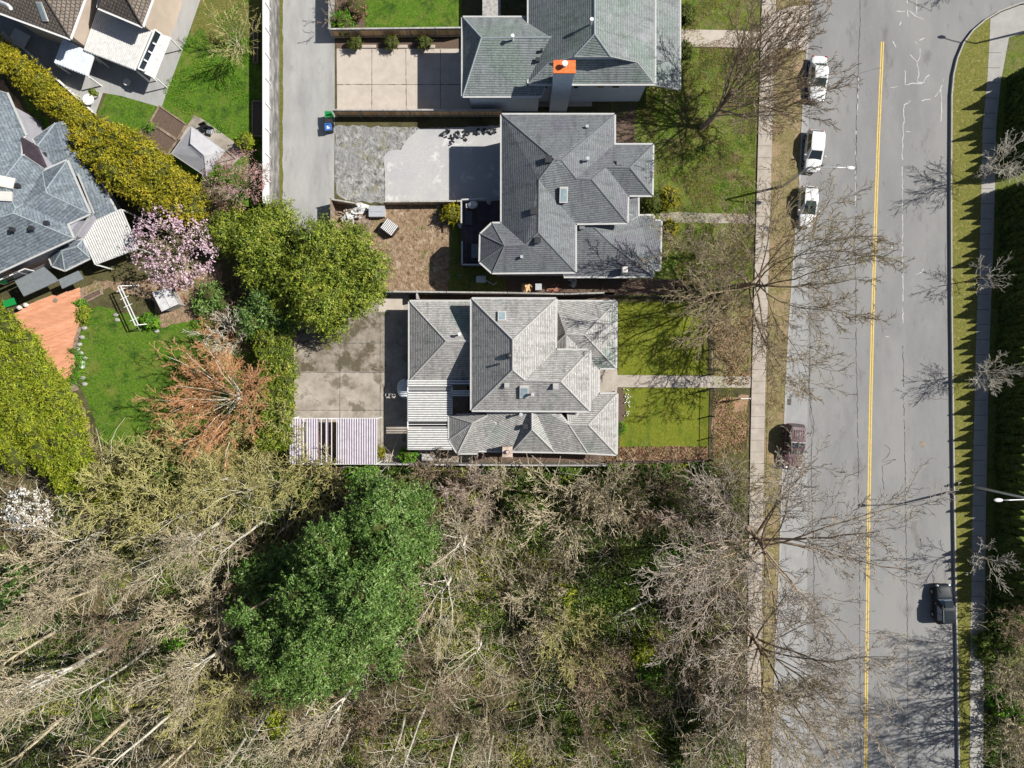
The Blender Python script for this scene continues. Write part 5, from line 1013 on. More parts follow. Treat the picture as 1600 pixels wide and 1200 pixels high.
# ---------------------------------------------------------------- fences
def fence(label, pts, h, mat, style='board', name='fence', z=None, postd=2.4, th=.03, cat='fence', rail=True, bw=.15):
    W3 = [G(*p) if z is None else P(p[0], p[1], z) for p in pts]; root = thing(name, tuple(W3[0]), label, cat); mb = MB(); r = random.Random(len(label)); rl = MB()
    for A, B in zip(W3, W3[1:]):
        d = B - A; L = d.length; u = d.normalized(); a = atan2(u.y, u.x); n = Vector((-u.y, u.x, 0)); k = max(1, int(L / postd + .5))
        for i in range(k + 1):
            p = A + u * (L * i / k); q = MB(); q.box((p.x, p.y, p.z + (h + .08) / 2), (.1, .1, h + .08), a); q.build('post', mat[1] if isinstance(mat, tuple) else mat, root)
        m0 = mat[0] if isinstance(mat, tuple) else mat
        if style == 'board':
            nb = int(L / bw)
            for i in range(nb): p = A + u * (L * (i + .5) / nb); mb.box((p.x + n.x * .05, p.y + n.y * .05, p.z + h / 2 + r.uniform(-.02, .02)), (L / nb * .93, th, h), a)
            if rail:
                for zz in (.35, h - .25): rl.bar(A + Vector((0, 0, zz)) - n * .03, B + Vector((0, 0, zz)) - n * .03, .04, .09)
            rl.bar(A + Vector((0, 0, h + .05)), B + Vector((0, 0, h + .05)), .15, .04)
        elif style == 'picket':
            nb = int(L / .13)
            for i in range(nb): p = A + u * (L * (i + .5) / nb); mb.box((p.x, p.y, p.z + h / 2), (.02, .02, h), a)
            for zz in (.15, h - .12): rl.bar(A + Vector((0, 0, zz)), B + Vector((0, 0, zz)), .04, .04)
        elif style == 'panel': mb.prism([(A + n * .06).xy, (B + n * .06).xy, (B - n * .06).xy, (A - n * .06).xy], A.z, A.z + h); rl.bar(A + Vector((0, 0, h + .04)), B + Vector((0, 0, h + .04)), .2, .08)
        elif style == 'slat':
            nb = 9
            for i in range(nb): zz = .12 + i * (h - .12) / nb + .08; mb.bar(A + Vector((0, 0, zz)), B + Vector((0, 0, zz)), .03, h / nb * .8)
    mb.build('board_panel' if style == 'board' else ('railing' if style == 'picket' else 'panel'), mat[0] if isinstance(mat, tuple) else mat, root)
    if rl.f: rl.build('rail', mat[1] if isinstance(mat, tuple) else mat, root)
    return root
fence('brown board fence between the concrete drive and the paved yard', [(527, 183), (784, 183)], 1.8, (M['wood'], M['grey_wood']))
fence('brown board fence with three clipped box shrubs below it, south of the north lawn', [(523, 60), (722, 58)], 1.8, (M['wood'], M['grey_wood']))
fence('dark lattice fence along the lane beside the north lawn', [(521, -60), (521, 60)], 1.9, M['grey_wood'], 'slat')
fence('grey weathered fence between the middle house and the main house', [(600, 459), (700, 460), (793, 461), (880, 463), (940, 461)], 1.7, M['grey_wood'])
fence('dark picket railing between the two front yards', [(940, 430), (940, 462), (1000, 464), (1110, 466)], 1.0, M['dark_metal'], 'picket')
fence('weathered wooden fence between the main house and the wood', [(590, 722), (700, 723), (850, 724), (945, 724)], 1.7, M['grey_wood'])
fence('low dark board edging fence below the leafy bed', [(945, 722), (1020, 721), (1108, 719)], .6, M['dark_wood'])
fence('black iron picket fence north of the front path gate', [(1110, 470), (1110, 585)], 1.25, M['dark_metal'], 'picket')
fence('black iron picket fence south of the front path gate', [(1111, 607), (1110, 650), (1109, 718)], 1.25, M['dark_metal'], 'picket')
g = fence('open black iron gate with a curved top beside the front path', [(1110, 607), (1096, 612)], 1.3, M['dark_metal'], 'picket', 'gate', cat='gate')
mb = MB(); q = G(1100, 611); mb.tube([q + Vector((.5 * cos(a), 0, 1.3 + .35 * sin(a))) for a in [pi * i / 8 for i in range(9)]], .025, 5); mb.build('arch', M['dark_metal'], g)
fence('slatted wooden gate screen at the end of the lane, beside the scrap pile', [(524, 318), (524, 362)], 1.9, M['old_wood'], 'slat')
fence('light wooden fence around the top of the scrap pile', [(524, 318), (560, 324)], 1.6, (M['wood'], M['grey_wood']))
fence('light wooden board fence below the paved yard, with one brown panel', [(603, 321), (722, 320)], 1.4, (M['wood'], M['grey_wood']), cat='fence')
fence('dark wooden screen along the west side of the old drive', [(459, 500), (458, 655)], 1.2, M['dark_wood'])
fence('low dark railing fence between the plank passage and shed side of the main house', [(655, 457), (655, 470)], 1.6, M['grey_wood'])
# retaining wall with the white fence on top
M['streaky'] = nmat('streaky', [(.35, (.08, .078, .075)), (.5, (.17, .165, .16)), (.7, (.34, .33, .32))], 1.2, 8, .9, stretch=(2.5, .5, 1))
rw = thing('retaining_wall', tuple(P(435, 150)), 'long pale concrete retaining wall between the raised garden and the lane', 'wall')
mb = MB(); mb.prism([P(*q).xy for q in ((427, -400), (436.5, -400), (436.5, 330), (427, 330))], -.1, 1.75); mb.build('wall_body', M['streaky'], rw); mb = MB(); mb.prism([P(*q).xy for q in ((426, -401), (437.5, -401), (437.5, 331), (426, 331))], 1.75, 1.83); mb.build('coping', M['streaky'], rw)
wf = thing('fence', tuple(P(432, 150, 1.83)), 'long bright white fence standing on the retaining wall along the lane', 'fence')
mb = MB(); x0 = P(431, 0).x
for k in range(220):
    y = P(0, 330).y + k * .22; mb.box((x0, y, 2.6), (.035, .212, 1.45))
mb.build('board_panel', M['white'], wf); mb = MB(); ya, yb = P(0, 330).y, P(0, 330).y + 48.4; mb.bar((x0, ya, 3.37), (x0, yb, 3.37), .22, .07); mb.build('rail', M['white'], wf)
for k in range(21): mb = MB(); mb.box((x0 + .05, ya + k * 2.4, 2.62), (.14, .14, 1.6)); mb.build('post', M['white'], wf)
fence('white garden edging fence below the clipped golden hedge', [(38, 76), (150, 178)], .35, M['white'], 'panel', 'garden_border', cat='border')
# ---------------------------------------------------------------- patio covers
def cover(label, c4, z0, z1, nrib, mat, posts=True, name='patio_cover', skip=(), frame=True, ribw=.5, along=True, rise=.05, pane=None, grp=None, deckm=None):
    "ribbed cover: c4 = corners a,b,c,d in photo pixels; ribs run a->b, stacked from a-b to d-c; z0 at a/d side, z1 at b/c side"
    a, b, c, d = P(*c4[0], z0), P(*c4[1], z1), P(*c4[2], z1), P(*c4[3], z0); root = thing(name, ((a.x + c.x) / 2, (a.y + c.y) / 2, terr((a.x + c.x) / 2, (a.y + c.y) / 2)), label, 'patio cover')
    rb = MB(); pn = MB()
    for k in range(nrib):
        t0 = k / nrib; t1 = (k + ribw) / nrib; t2 = (k + 1) / nrib
        if any(s[0] <= t0 < s[1] for s in skip): continue
        p0, q0, p1, q1, p2, q2 = a.lerp(d, t0), b.lerp(c, t0), a.lerp(d, t1), b.lerp(c, t1), a.lerp(d, t2), b.lerp(c, t2); u = Vector((0, 0, rise))
        rb.face([p0 + u, q0 + u, q1 + u, p1 + u]); rb.face([p0, q0, q0 + u, p0 + u]); rb.face([p1 + u, q1 + u, q1, p1]); pn.face([p1, q1, q2, p2])
    r_ = rb.build('corrugated_sheet', mat, root)
    if pn.f: pn.build('valley', pane or mat, r_)
    if frame:
        f = MB(); w = Vector((0, 0, -.1))
        for p, q in ((a, b), (b, c), (c, d), (d, a)): f.bar(p + w, q + w, .1, .14)
        for s in skip:
            for t in (s[0], (s[0] + s[1]) / 2, s[1]): f.bar(a.lerp(d, t) + w, b.lerp(c, t) + w, .06, .1)
        f.build('frame', M['white'], root)
        if posts:
            for p in (a, b, c, d):
                q = MB(); z = terr(p.x, p.y); q.box((p.x * .998, p.y * .998, (p.z + z) / 2 - .1), (.12, .12, p.z - z - .2)); q.build('post', M['white'], root)
    return root
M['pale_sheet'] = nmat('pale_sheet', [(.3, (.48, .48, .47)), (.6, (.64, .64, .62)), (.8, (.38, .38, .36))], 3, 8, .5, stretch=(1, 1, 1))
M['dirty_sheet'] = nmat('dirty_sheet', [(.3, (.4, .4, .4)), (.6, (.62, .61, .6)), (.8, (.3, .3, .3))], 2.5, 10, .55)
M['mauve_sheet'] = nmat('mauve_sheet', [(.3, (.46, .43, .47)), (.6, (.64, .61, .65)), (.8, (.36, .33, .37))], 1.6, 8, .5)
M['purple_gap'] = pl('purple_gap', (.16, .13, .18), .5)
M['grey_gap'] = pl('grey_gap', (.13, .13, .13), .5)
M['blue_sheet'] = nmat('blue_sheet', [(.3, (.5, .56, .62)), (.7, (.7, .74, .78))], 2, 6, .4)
cover('white ribbed patio cover attached to the tiled house in the upper left corner', [(153, 14), (131, 78), (211, 109), (236, 46)], z4 + 2.9, z4 + 2.6, 30, M['pale_sheet'], pane=M['dirty_sheet'])
cover('small bluish ribbed lean-to cover, half in shade below the tiled house', [(146, 86), (136, 118), (85, 98), (99, 60)][::-1], z4 + 2.4, z4 + 2.2, 12, M['blue_sheet'], pane=M['blue_sheet'])
sr = thing('sunroom', tuple(G(252, 100)), 'glazed white lean-to with grey wedge roof beside the ribbed cover', 'sunroom')
mb = MB(); mb.face([P(268, 58, z4 + 2.6), P(242, 123, z4 + 2.4), P(222, 113, z4 + 2.7), P(246, 52, z4 + 2.9)][::-1]); mb.face([P(268, 58, z4 + 2.55), P(268, 58, z4 + 2.3), P(242, 123, z4 + 2.15), P(242, 123, z4 + 2.35)]); mb.build('roof', M['dirty_sheet'], sr)
mb = MB(); mb.face([P(253, 54, z4 + 3.0), P(226, 111, z4 + 2.9), P(216, 107, z4 + 3.1), P(242, 46, z4 + 3.1)][::-1]); mb.build('window', M['glass'], sr)
mb = MB()
for a, b in (((253, 54), (226, 111)), ((242, 46), (216, 107)), ((242, 46), (253, 54)), ((239, 67), (246, 71)), ((232, 80), (240, 85)), ((225, 93), (233, 98)), ((216, 107), (226, 111))): mb.bar(P(*a, z4 + 3.12), P(*b, z4 + 3.06), .14, .1)
mb.build('frame', M['white'], sr); mb = MB()
for q in ((242, 121), (266, 60), (225, 110)): p = P(*q, z4 + 2.3); mb.bar((p.x, p.y, z4), (p.x, p.y, z4 + 2.3), .1, .1)
mb.build('post', M['white'], sr)
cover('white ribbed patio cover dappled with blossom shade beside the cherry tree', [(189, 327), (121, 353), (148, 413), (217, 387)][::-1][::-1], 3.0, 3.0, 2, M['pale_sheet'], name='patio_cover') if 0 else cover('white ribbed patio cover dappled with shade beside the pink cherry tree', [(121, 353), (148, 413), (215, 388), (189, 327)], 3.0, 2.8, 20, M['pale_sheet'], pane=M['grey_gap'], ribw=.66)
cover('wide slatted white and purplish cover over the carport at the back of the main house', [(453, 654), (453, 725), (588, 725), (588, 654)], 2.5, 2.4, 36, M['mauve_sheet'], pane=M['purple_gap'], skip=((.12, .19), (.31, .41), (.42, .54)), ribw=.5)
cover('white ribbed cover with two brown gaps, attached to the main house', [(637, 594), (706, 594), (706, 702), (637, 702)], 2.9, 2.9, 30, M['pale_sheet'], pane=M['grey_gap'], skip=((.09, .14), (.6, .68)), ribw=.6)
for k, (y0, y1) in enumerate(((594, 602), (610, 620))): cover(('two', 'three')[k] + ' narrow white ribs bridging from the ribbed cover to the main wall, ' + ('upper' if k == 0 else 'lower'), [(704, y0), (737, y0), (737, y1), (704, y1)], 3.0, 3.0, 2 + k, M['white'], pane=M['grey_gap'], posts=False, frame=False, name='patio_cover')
# gazebo
gz = thing('gazebo', tuple(G(312, 230)), 'grey fabric-topped gazebo beside the raised vegetable beds', 'gazebo'); zz = z4 + 2.3
a, b, c, d = P(299, 197, zz), P(352, 236, zz), P(322, 276, zz), P(268, 240, zz); r1, r2 = P(298, 229, zz + .9), P(317, 246, zz + .9); t1, t2 = P(297, 224, zz + 1.1), P(319, 243, zz + 1.1)
M['canvas'] = nmat('canvas', [(.3, (.33, .33, .35)), (.7, (.40, .40, .42))], 2, 6, .8)
mb = MB()
for f in ([a, t1, t2, b], [b, t2, r2, c], [c, r2, r1, d], [d, r1, t1, a]): mb.face(f[::-1])
mb.build('canopy', M['canvas'], gz); mb = MB(); mb.face([t1 + Vector((0, 0, .12)), r1 + Vector((0, 0, .1)), r2 + Vector((0, 0, .1)), t2 + Vector((0, 0, .12))]); mb.build('vent_top', M['canvas'], gz)
for p in (a, b, c, d): mb = MB(); mb.bar((p.x * 1.0, p.y, z4), (p.x, p.y, zz), .08, .08); mb.build('post', M['dark_metal'], gz)
for k in range(4): mb = MB(); p, q = (a, b, c, d)[k], (a, b, c, d)[(k + 1) % 4]; mb.bar(p, q, .05, .1); mb.build('valance', M['cap_light'], gz)
# raised beds
def rbed(label, q4, plank=True):
    W3 = [G(*p) for p in q4]; root = thing('raised_bed', tuple(W3[0]), label, 'planter'); mb = MB()
    for i in range(4): mb.bar(W3[i] + Vector((0, 0, .15)), W3[(i + 1) % 4] + Vector((0, 0, .15)), .12, .34)
    mb.build('frame', M['old_wood'], root); s = MB(); c = sum(W3, Vector()) / 4; s.prism([(p + (c - p) * .03).xy for p in W3], W3[0].z, W3[0].z + .22); s.build('soil', M['soil'], root); return root
rbed('upper raised vegetable bed with a divider, beside the garden lawn', [(251, 167), (293, 196), (279, 219), (237, 192)])
rbed('lower raised vegetable bed with one green plant, beside the hedge', [(235, 192), (278, 221), (264, 244), (218, 213)])
shrub('bright green vegetable plant in the lower raised bed', 234, 199, 1.6, .35, 'brightleaf', 26, 401, size=.16)
rbed('narrow planter bed along the white fence', [(398, 36), (404, 36), (404, 100), (398, 100)])
o = rbed('white framed planter box below the narrow bed at the white fence', [(396, 160), (412, 160), (412, 214), (396, 214)])
# deck
dk = thing('deck', tuple(G(80, 510)), 'orange-brown plank deck with a curved edge behind the blue-grey house', 'deck')
dp = [(20, 492), (60, 468), (125, 450), (127, 480), (124, 505), (118, 522), (113, 545), (118, 568), (112, 586), (98, 597), (88, 604), (58, 560), (36, 520)]
mb = MB(); mb.prism([P(*q, .6).xy for q in dp], .0, .58); mb.build('fascia', M['old_wood'], dk)
bl = MB(); poly = [P(*q, .6).xy for q in dp]; y = min(p.y for p in poly); u = (P(125, 450) - P(20, 492)).normalized(); n = Vector((u.y, -u.x, 0)); o_ = P(20, 492, .6)
for k in range(70):
    base = o_ + n * (k * .15 - .3); t = -1.0; run_ = None
    while t < 9:
        p = base + u * t; ins = inside(p, poly)
        if ins and run_ is None: run_ = t
        if (not ins or t + .1 >= 9) and run_ is not None:
            if t - run_ > .3: q0, q1 = base + u * run_, base + u * (t - .05); bl.bar(Vector((q0.x, q0.y, .6)), Vector((q1.x, q1.y, .6)), .138, .03)
            run_ = None
        t += .1
bl.build('planks', M['deck'], dk)
dk2 = thing('deck', tuple(G(755, 370)), 'dark purplish deck with railing behind the middle house', 'deck'); mb = MB()
for k in range(27):
    x = 722 + k * 2.45; mb.bar(P(x, 316, 1.2), P(x, 415 if x < 753 else 345, 1.2), .14, .04)
mb.build('planks', M['deck_dark'], dk2); mb = MB(); mb.prism([P(*q, 1.1).xy for q in ((722, 317), (784, 317), (784, 340), (760, 360), (753, 415), (722, 415))], 0, 1.15); mb.build('substructure', M['dark_wood'], dk2)
for a, b in (((722, 316), (722, 352)), ((723, 380), (723, 416)), ((723, 416), (752, 416)), ((722, 316), (760, 314))):
    mb = MB(); A, B = P(*a, 1.2), P(*b, 1.2); mb.bar(A + Vector((0, 0, .95)), B + Vector((0, 0, .95)), .14, .06); k = int((B - A).length / .14)
    for i in range(k + 1): p = A.lerp(B, i / k); mb.box((p.x, p.y, 1.65), (.03, .03, .9))
    mb.build('railing', M['fascia'], dk2)
# ---------------------------------------------------------------- cars
def car(label, px0, py0, px1, py1, body, kind='sedan', cat='car', name='parked_car', half_w=.9, glassm=None, zroof=1.45, rails=False):
    "front at (px0,py0), rear at (px1,py1) on the ground"
    A, B = P(px0, py0), P(px1, py1); c = (A + B) / 2; L = (A - B).length; d = (A - B).normalized(); rz = atan2(d.y, d.x) - pi / 2
    root = thing(name, tuple(c), label, cat); root.rotation_euler = (0, 0, rz); ORG[root.name] = Vector((0, 0, 0)); w = half_w; h = L / 2; suv = kind == 'suv'
    belt = .98 if suv else .88; hood = .98 if suv else .80
    st = [(-h, .45, .62, .74), (-h + .12, .28, .62 + .12, .88), (-h + .45, .22, hood if kind == 'sedan' else belt, .97), (-h + 1.0, .2, belt - .02 if kind == 'sedan' else belt, 1), (-.9, .2, belt, 1), (0, .2, belt, 1), (.7, .2, belt, 1), (h - 1.35, .2, hood + .06, .99), (h - .6, .22, hood - .04, .95), (h - .18, .28, hood - .16, .85), (h, .42, .6, .7)]
    mb = MB(); k0 = 0
    for y, zb, zt, ww in st:
        W_ = w * ww; mb.v += [(-W_ * .86, y, zb), (-W_, y, zb + .14), (-W_ * 1.0, y, (zb + zt) / 2), (-W_ * .95, y, zt - .05), (-W_ * .72, y, zt + .02), (0, y, zt + .05), (W_ * .72, y, zt + .02), (W_ * .95, y, zt - .05), (W_, y, (zb + zt) / 2), (W_, y, zb + .14), (W_ * .86, y, zb)]
    n = 11
    for i in range(len(st) - 1):
        for j in range(n): k = (j + 1) % n; mb.f.append((i * n + j, i * n + k, (i + 1) * n + k, (i + 1) * n + j)); mb.mi.append(0)
    mb.f.append(tuple(range(n))[::-1]); mb.mi.append(0); o = (len(st) - 1) * n; mb.f.append(tuple(range(o, o + n))); mb.mi.append(0)
    bo = mb.build('body', body, root, smooth=True); sb = bo.modifiers.new('s', 'SUBSURF'); sb.levels = 1; sb.render_levels = 2
    # cabin
    if kind == 'sedan': yb0, yb1, yt0, yt1 = -h + .75, h - 1.25, -h + 1.35, h - 2.1
    elif kind == 'hatch': yb0, yb1, yt0, yt1 = -h + .12, h - 1.1, -h + .5, h - 1.95
    else: yb0, yb1, yt0, yt1 = -h + .06, h - 1.35, -h + .3, h - 1.95
    wb, wt = w * .93, w * .72; zt = zroof; cb = MB()
    B0 = [Vector((-wb * .9, yb0, belt - .04)), Vector((wb * .9, yb0, belt - .04)), Vector((wb, yb0 + .35, belt - .04)), Vector((wb, yb1 - .5, belt - .04)), Vector((wb * .85, yb1, belt - .1)), Vector((-wb * .85, yb1, belt - .1)), Vector((-wb, yb1 - .5, belt - .04)), Vector((-wb, yb0 + .35, belt - .04))]
    T0 = [Vector((-wt * .88, yt0, zt - .06)), Vector((wt * .88, yt0, zt - .06)), Vector((wt, yt0 + .25, zt)), Vector((wt, yt1 - .3, zt)), Vector((wt * .88, yt1, zt - .05)), Vector((-wt * .88, yt1, zt - .05)), Vector((-wt, yt1 - .3, zt)), Vector((-wt, yt0 + .25, zt))]
    for i in range(8): j = (i + 1) % 8; cb.face([B0[i], B0[j], T0[j], T0[i]])
    cb.build('pillars', body, root); cb = MB(); m_ = Vector((0, (yt0 + yt1) / 2, zt + .05)); mm = [t.lerp(m_, .4) + Vector((0, 0, .045)) for t in T0]; cb.v = [tuple(t) for t in T0] + [tuple(t) for t in mm]
    for i in range(8): cb.f.append((i, (i + 1) % 8, 8 + (i + 1) % 8, 8 + i)); cb.mi.append(0)
    cb.f.append(tuple(range(8, 16))); cb.mi.append(0); cb.build('roof', body, root, smooth=True)
    def pane(nm, i, j, s0=.06, s1=.94, t0=.12, t1=.92, mat=None):
        a, b, c_, d_ = B0[i], B0[j], T0[j], T0[i]; f = lambda s, t: a.lerp(b, s).lerp(d_.lerp(c_, s), t); nn = (b - a).cross(d_ - a).normalized() * .008; g = MB(); g.face([f(s0, t0) + nn, f(s1, t0) + nn, f(s1, t1) + nn, f(s0, t1) + nn]); g.build(nm, mat or glassm or M['glass'], root)
    pane('windscreen', 4, 5, .04, .96, .04, .95); pane('rear_window', 0, 1, .08, .92, .2, .9); pane('side_window', 2, 3, .04, .47); pane('side_window', 2, 3, .52, .95); pane('side_window', 6, 7, .05, .48); pane('side_window', 6, 7, .53, .96)
    for sx in (-1, 1):
        for y in (-h + .85, h - .85):
            t = MB(); t.tube([(sx * (w - .24), y, .33), (sx * (w + .005), y, .33)], [.33, .33], 18); to = t.build('wheel', M['tyre'], root); r_ = MB(); r_.tube([(sx * (w - .02), y, .33), (sx * (w + .012), y, .33)], [.2, .19], 12); r_.build('rim', M['steel'], to)
        hl_ = MB(); hl_.ball((sx * w * .66, h - .13, hood - .2), (.17, .12, .09), 8, 6); hl_.build('headlight', M['galv'], root, smooth=True)
        tl = MB(); tl.ball((sx * w * .72, -h + .1, .74), (.14, .08, .1), 8, 6); tl.build('tail_light', M['red'], root, smooth=True)
        mr = MB(); mr.ball((sx * (w + .1), yb1 - .45, belt + .06), (.13, .08, .09), 8, 6); mr.build('mirror', body, root, smooth=True)
    if rails:
        for sx in (-1, 1): q = MB(); q.tube([(sx * wt * .92, yt0 + .2, zt + .06), (sx * wt * .92, yt1 - .3, zt + .06)], .03, 6); q.build('roof_rail', M['steel'], root)
    return root, (w, h, zt, hood, belt, yt0, yt1)
M['car_white'] = pl('car_white', (.62, .63, .64), .3, .5, v=.02, coat=.3); M['car_maroon'] = pl('car_maroon', (.075, .028, .045), .4, .5, v=.1, coat=.2); M['car_dark'] = pl('car_dark', (.014, .02, .026), .5, .2, v=.1); M['glass_sky'] = pl('glass_sky', (.14, .18, .25), .2, .5)  # wagon glass: reflected sky put into a lighter blue colour
M['glass_green'] = pl('glass_green', (.03, .045, .04), .08, .8)
car('white sedan parked under the twigs of the top bare tree, uppermost car', 1272, 163, 1276, 92, M['car_white'], 'sedan', glassm=M['glass_green'])
car('bright white hatchback with dark windscreen, middle of the three white cars', 1265, 272, 1271, 206, M['car_white'], 'hatch')
c3, q = car('white car with dark sunroof under bare branches, lowest of the three white cars', 1256, 357, 1260, 293, M['car_white'], 'hatch', glassm=M['glass_green'])
g = MB(); g.box((0, -.05, q[2] + .065), (.95, .55, .02)); g.build('sunroof', M['glass_green'], c3)
c4, q = car('dark maroon vehicle with ribbed roof parked by the kerb, branches over it', 1233, 731, 1238, 661, M['car_maroon'], 'suv', half_w=.96, zroof=1.8)
g = MB()
for k in range(5): g.box((-.44 + k * .22, -1.1, q[2] + .065), (.07, 1.1, .025))
g.build('roof_ribs', M['car_maroon'], c4); g = MB(); g.box((0, -.15, q[2] + .065), (1.05, .45, .02)); g.build('sunroof', M['glass'], c4); g = MB(); g.box((0, -.45, q[2] + .09), (1.3, .06, .05)); g.build('roof_bar', M['steel'], c4)
c5, q = car('dark wagon with roof rails parked against the east kerb', 1466, 909, 1468, 971, M['car_dark'], 'suv', half_w=.9, zroof=1.6, rails=True, glassm=M['glass_sky'])
for k, y in enumerate((.25, -.75)): g = MB(); g.box((0, y, q[2] + .065), (.8, .7, .02)); g.build('sunroof', M['glass'], c5)
# ---------------------------------------------------------------- street lamps
def lamp(label, base, hgt, reach, az, curve=False):
    b = G(*base); root = thing('street_lamp', tuple(b), label, 'street lamp'); d = Vector((cos(az), sin(az), 0)); mb = MB()
    mb.tube([b + Vector((0, 0, -.1)), b + Vector((0, 0, .4)), b + Vector((0, 0, hgt * .6)), b + Vector((0, 0, hgt))], [.15, .13, .105, .08], 10); mb.build('pole', M['galv'], root, smooth=True)
    mb = MB(); top = b + Vector((0, 0, hgt)); pts = [top + d * (reach * t) + Vector((0, 0, .55 * sin(t * pi / 2))) for t in (0, .15, .4, .7, 1)]; mb.tube(pts, [.08, .065, .055, .05, .05], 8); mb.build('arm', M['galv'], root, smooth=True)
    mb = MB(); e_ = pts[-1]; a = az
    mb.ball(e_ + d * .3, (.42 if abs(cos(a)) > .5 else .18, .18 if abs(cos(a)) > .5 else .42, .12), 12, 8); mb.ball(e_ + d * .36 + Vector((0, 0, -.09)), (.24, .17, .09), 10, 6); mb.build('lamp_head', M['white'], root, smooth=True)
lamp('tall street lamp on the west verge, its arm reaching over the white cars', (1223, 291), 5.9, 3.3, radians(-3))
lamp('tall street lamp on the east sidewalk opposite the huge pale-twigged tree, arm over the grass', (1520, 760), 7.6, 2.9, radians(180))
lamp('street lamp beyond the top right corner whose curved shadow falls on the verge', (1625, 45), 7.0, 2.4, radians(160))
# ---------------------------------------------------------------- small things
def simple(name, label, cat, loc, parts, group=None, rz=0):
    root = thing(name, tuple(loc), label, cat, group); ORG[root.name] = Vector((0, 0, 0)); root.rotation_euler = (0, 0, rz)
    for nm, mb, m in parts: mb.build(nm, m, root)
    return root
def mk(*ops):
    mb = MB()
    for o in ops: getattr(mb, o[0])(*o[1:])
    return mb
def bin_(label, px, py, lid, rz=0, mark=False):
    ps = [('body', mk(('prism', [(-.28, -.3), (.28, -.3), (.32, .34), (-.32, .34)], .08, .95)), M['black'] if lid is not M['green'] else M['green']), ('lid', mk(('box', (0, .02, .99), (.68, .74, .07)), ('box', (0, .3, 1.0), (.6, .1, .1))), lid), ('wheel', mk(('tube', [(-.3, .3, .1), (-.24, .3, .1)], .1, 10)), M['tyre']), ('wheel', mk(('tube', [(.24, .3, .1), (.3, .3, .1)], .1, 10)), M['tyre'])]
    if mark: ps.append(('label_mark', mk(('box', (-.06, -.05, 1.03), (.16, .3, .01)), ('box', (.08, -.12, 1.03), (.14, .14, .01))), M['white']))
    return simple('wheelie_bin', label, 'bin', G(px, py), ps, rz=rz)
bin_('green-lidded wheelie bin on the lane at the fence corner', 517, 186, M['green']); bin_('blue-lidded recycling bin with a white mark, below the green bin', 517, 204, M['blue'], .1, True)
bin_('small dark bin between the green and blue bins', 518, 195, M['dark_metal'], .2)
# planter box shrubs on the fence bed
for k, x in enumerate((555, 612, 663)): leafy('topiary_shrub', ('box-clipped square shrub, left of three below the north lawn fence', 'box-clipped square shrub, middle of three below the north lawn fence', 'box-clipped square shrub, right of three below the north lawn fence')[k], 'shrub', [LB(x - 3, 64, .8, .42), LB(x + 4, 64, .8, .42), LB(x - 3, 70, .8, .42), LB(x + 4, 70, .8, .42)], 70, 22, .2, .16, M['boxwood'], 80 + k, trunk=.05, part='foliage', core=.9)
patch('shrub_bed', [(524, 62), (722, 60), (722, 75), (526, 76)], M['soil'], .006)
for k, (x0, x1) in enumerate(((566, 588), (618, 637), (668, 680))):
    A, B = G(x0, 74), G(x1, 73); c = (A + B) / 2; simple('edging_slab', ('pale edging slab in front of the shrub bed, left', 'pale edging slab in front of the shrub bed, middle', 'pale edging slab in front of the shrub bed, right')[k], 'slab', c, [('slab', mk(('box', (0, 0, .1), ((B - A).length, .3, .12)), ('box', (0, .02, .17), ((B - A).length * .9, .2, .03))), M['concrete'])])
# scrap pile, crates, pallet
r = random.Random(9)
def sticks(n, L, spread, z=.5, w=.09):
    mb = MB()
    for _ in range(n): a = r.uniform(0, 3.1); x, y = r.uniform(-spread, spread), r.uniform(-spread, spread); l = L * r.uniform(.4, 1); h0, h1 = r.uniform(.05, z), r.uniform(.05, z); mb.bar((x - cos(a) * l / 2, y - sin(a) * l / 2, h0), (x + cos(a) * l / 2, y + sin(a) * l / 2, h1), w * r.uniform(.6, 1.6), .05)
    return mb
simple('scrap_pile', 'pile of old planks and broken boards behind the fence at the lane end', 'scrap pile', G(550, 338), [('planks', sticks(26, 2.2, .9), M['old_wood']), ('rubble', sticks(16, .9, .8, .7, .2), M['tarp'])])
simple('tarpaulin', 'crumpled pale plastic sheet lying above the scrap pile', 'tarpaulin', G(562, 326), [('sheet', mk(('ball', (0, 0, .1), (1.0, .5, .28), 14, 8, 0, .5)), M['tarp'])])
mb = MB(); mb2 = MB()
for k in range(9): mb.box((-.55 + k * .1375, 0, .3), (.1, 1.25, .03))
for y in (-.55, 0, .55): mb2.box((0, y, .2), (1.2, .1, .14))
simple('pallet', 'wooden pallet leaning on the scrap pile', 'pallet', G(569, 350), [('slats', mb, M['old_wood']), ('bearers', mb2, M['old_wood'])], rz=.65).rotation_euler = (.25, .1, .65)
mb = MB(); mb.box((0, 0, .35), (1.5, 1.0, .7)); lid = MB(); lid.box((0, 0, .74), (1.58, 1.08, .08)); lid.box((0, 0, .8), (1.3, .1, .03))
simple('storage_box', 'pale grey storage box with flat lid above the dirt yard', 'box', G(591, 333), [('body', mb, M['fascia']), ('lid', lid, M['galv'])])
mb = MB(); sl_ = MB(); mb.box((0, 0, .45), (1.35, 1.1, .9))
for k in range(8): sl_.box((-.6 + k * .17, 0, .95), (.09, 1.16, .07))
simple('crate', 'white slatted crate standing askew on the dirt yard', 'crate', G(611, 358), [('body', mb, M['dark_wood']), ('slats', sl_, M['white'])], rz=-.65)
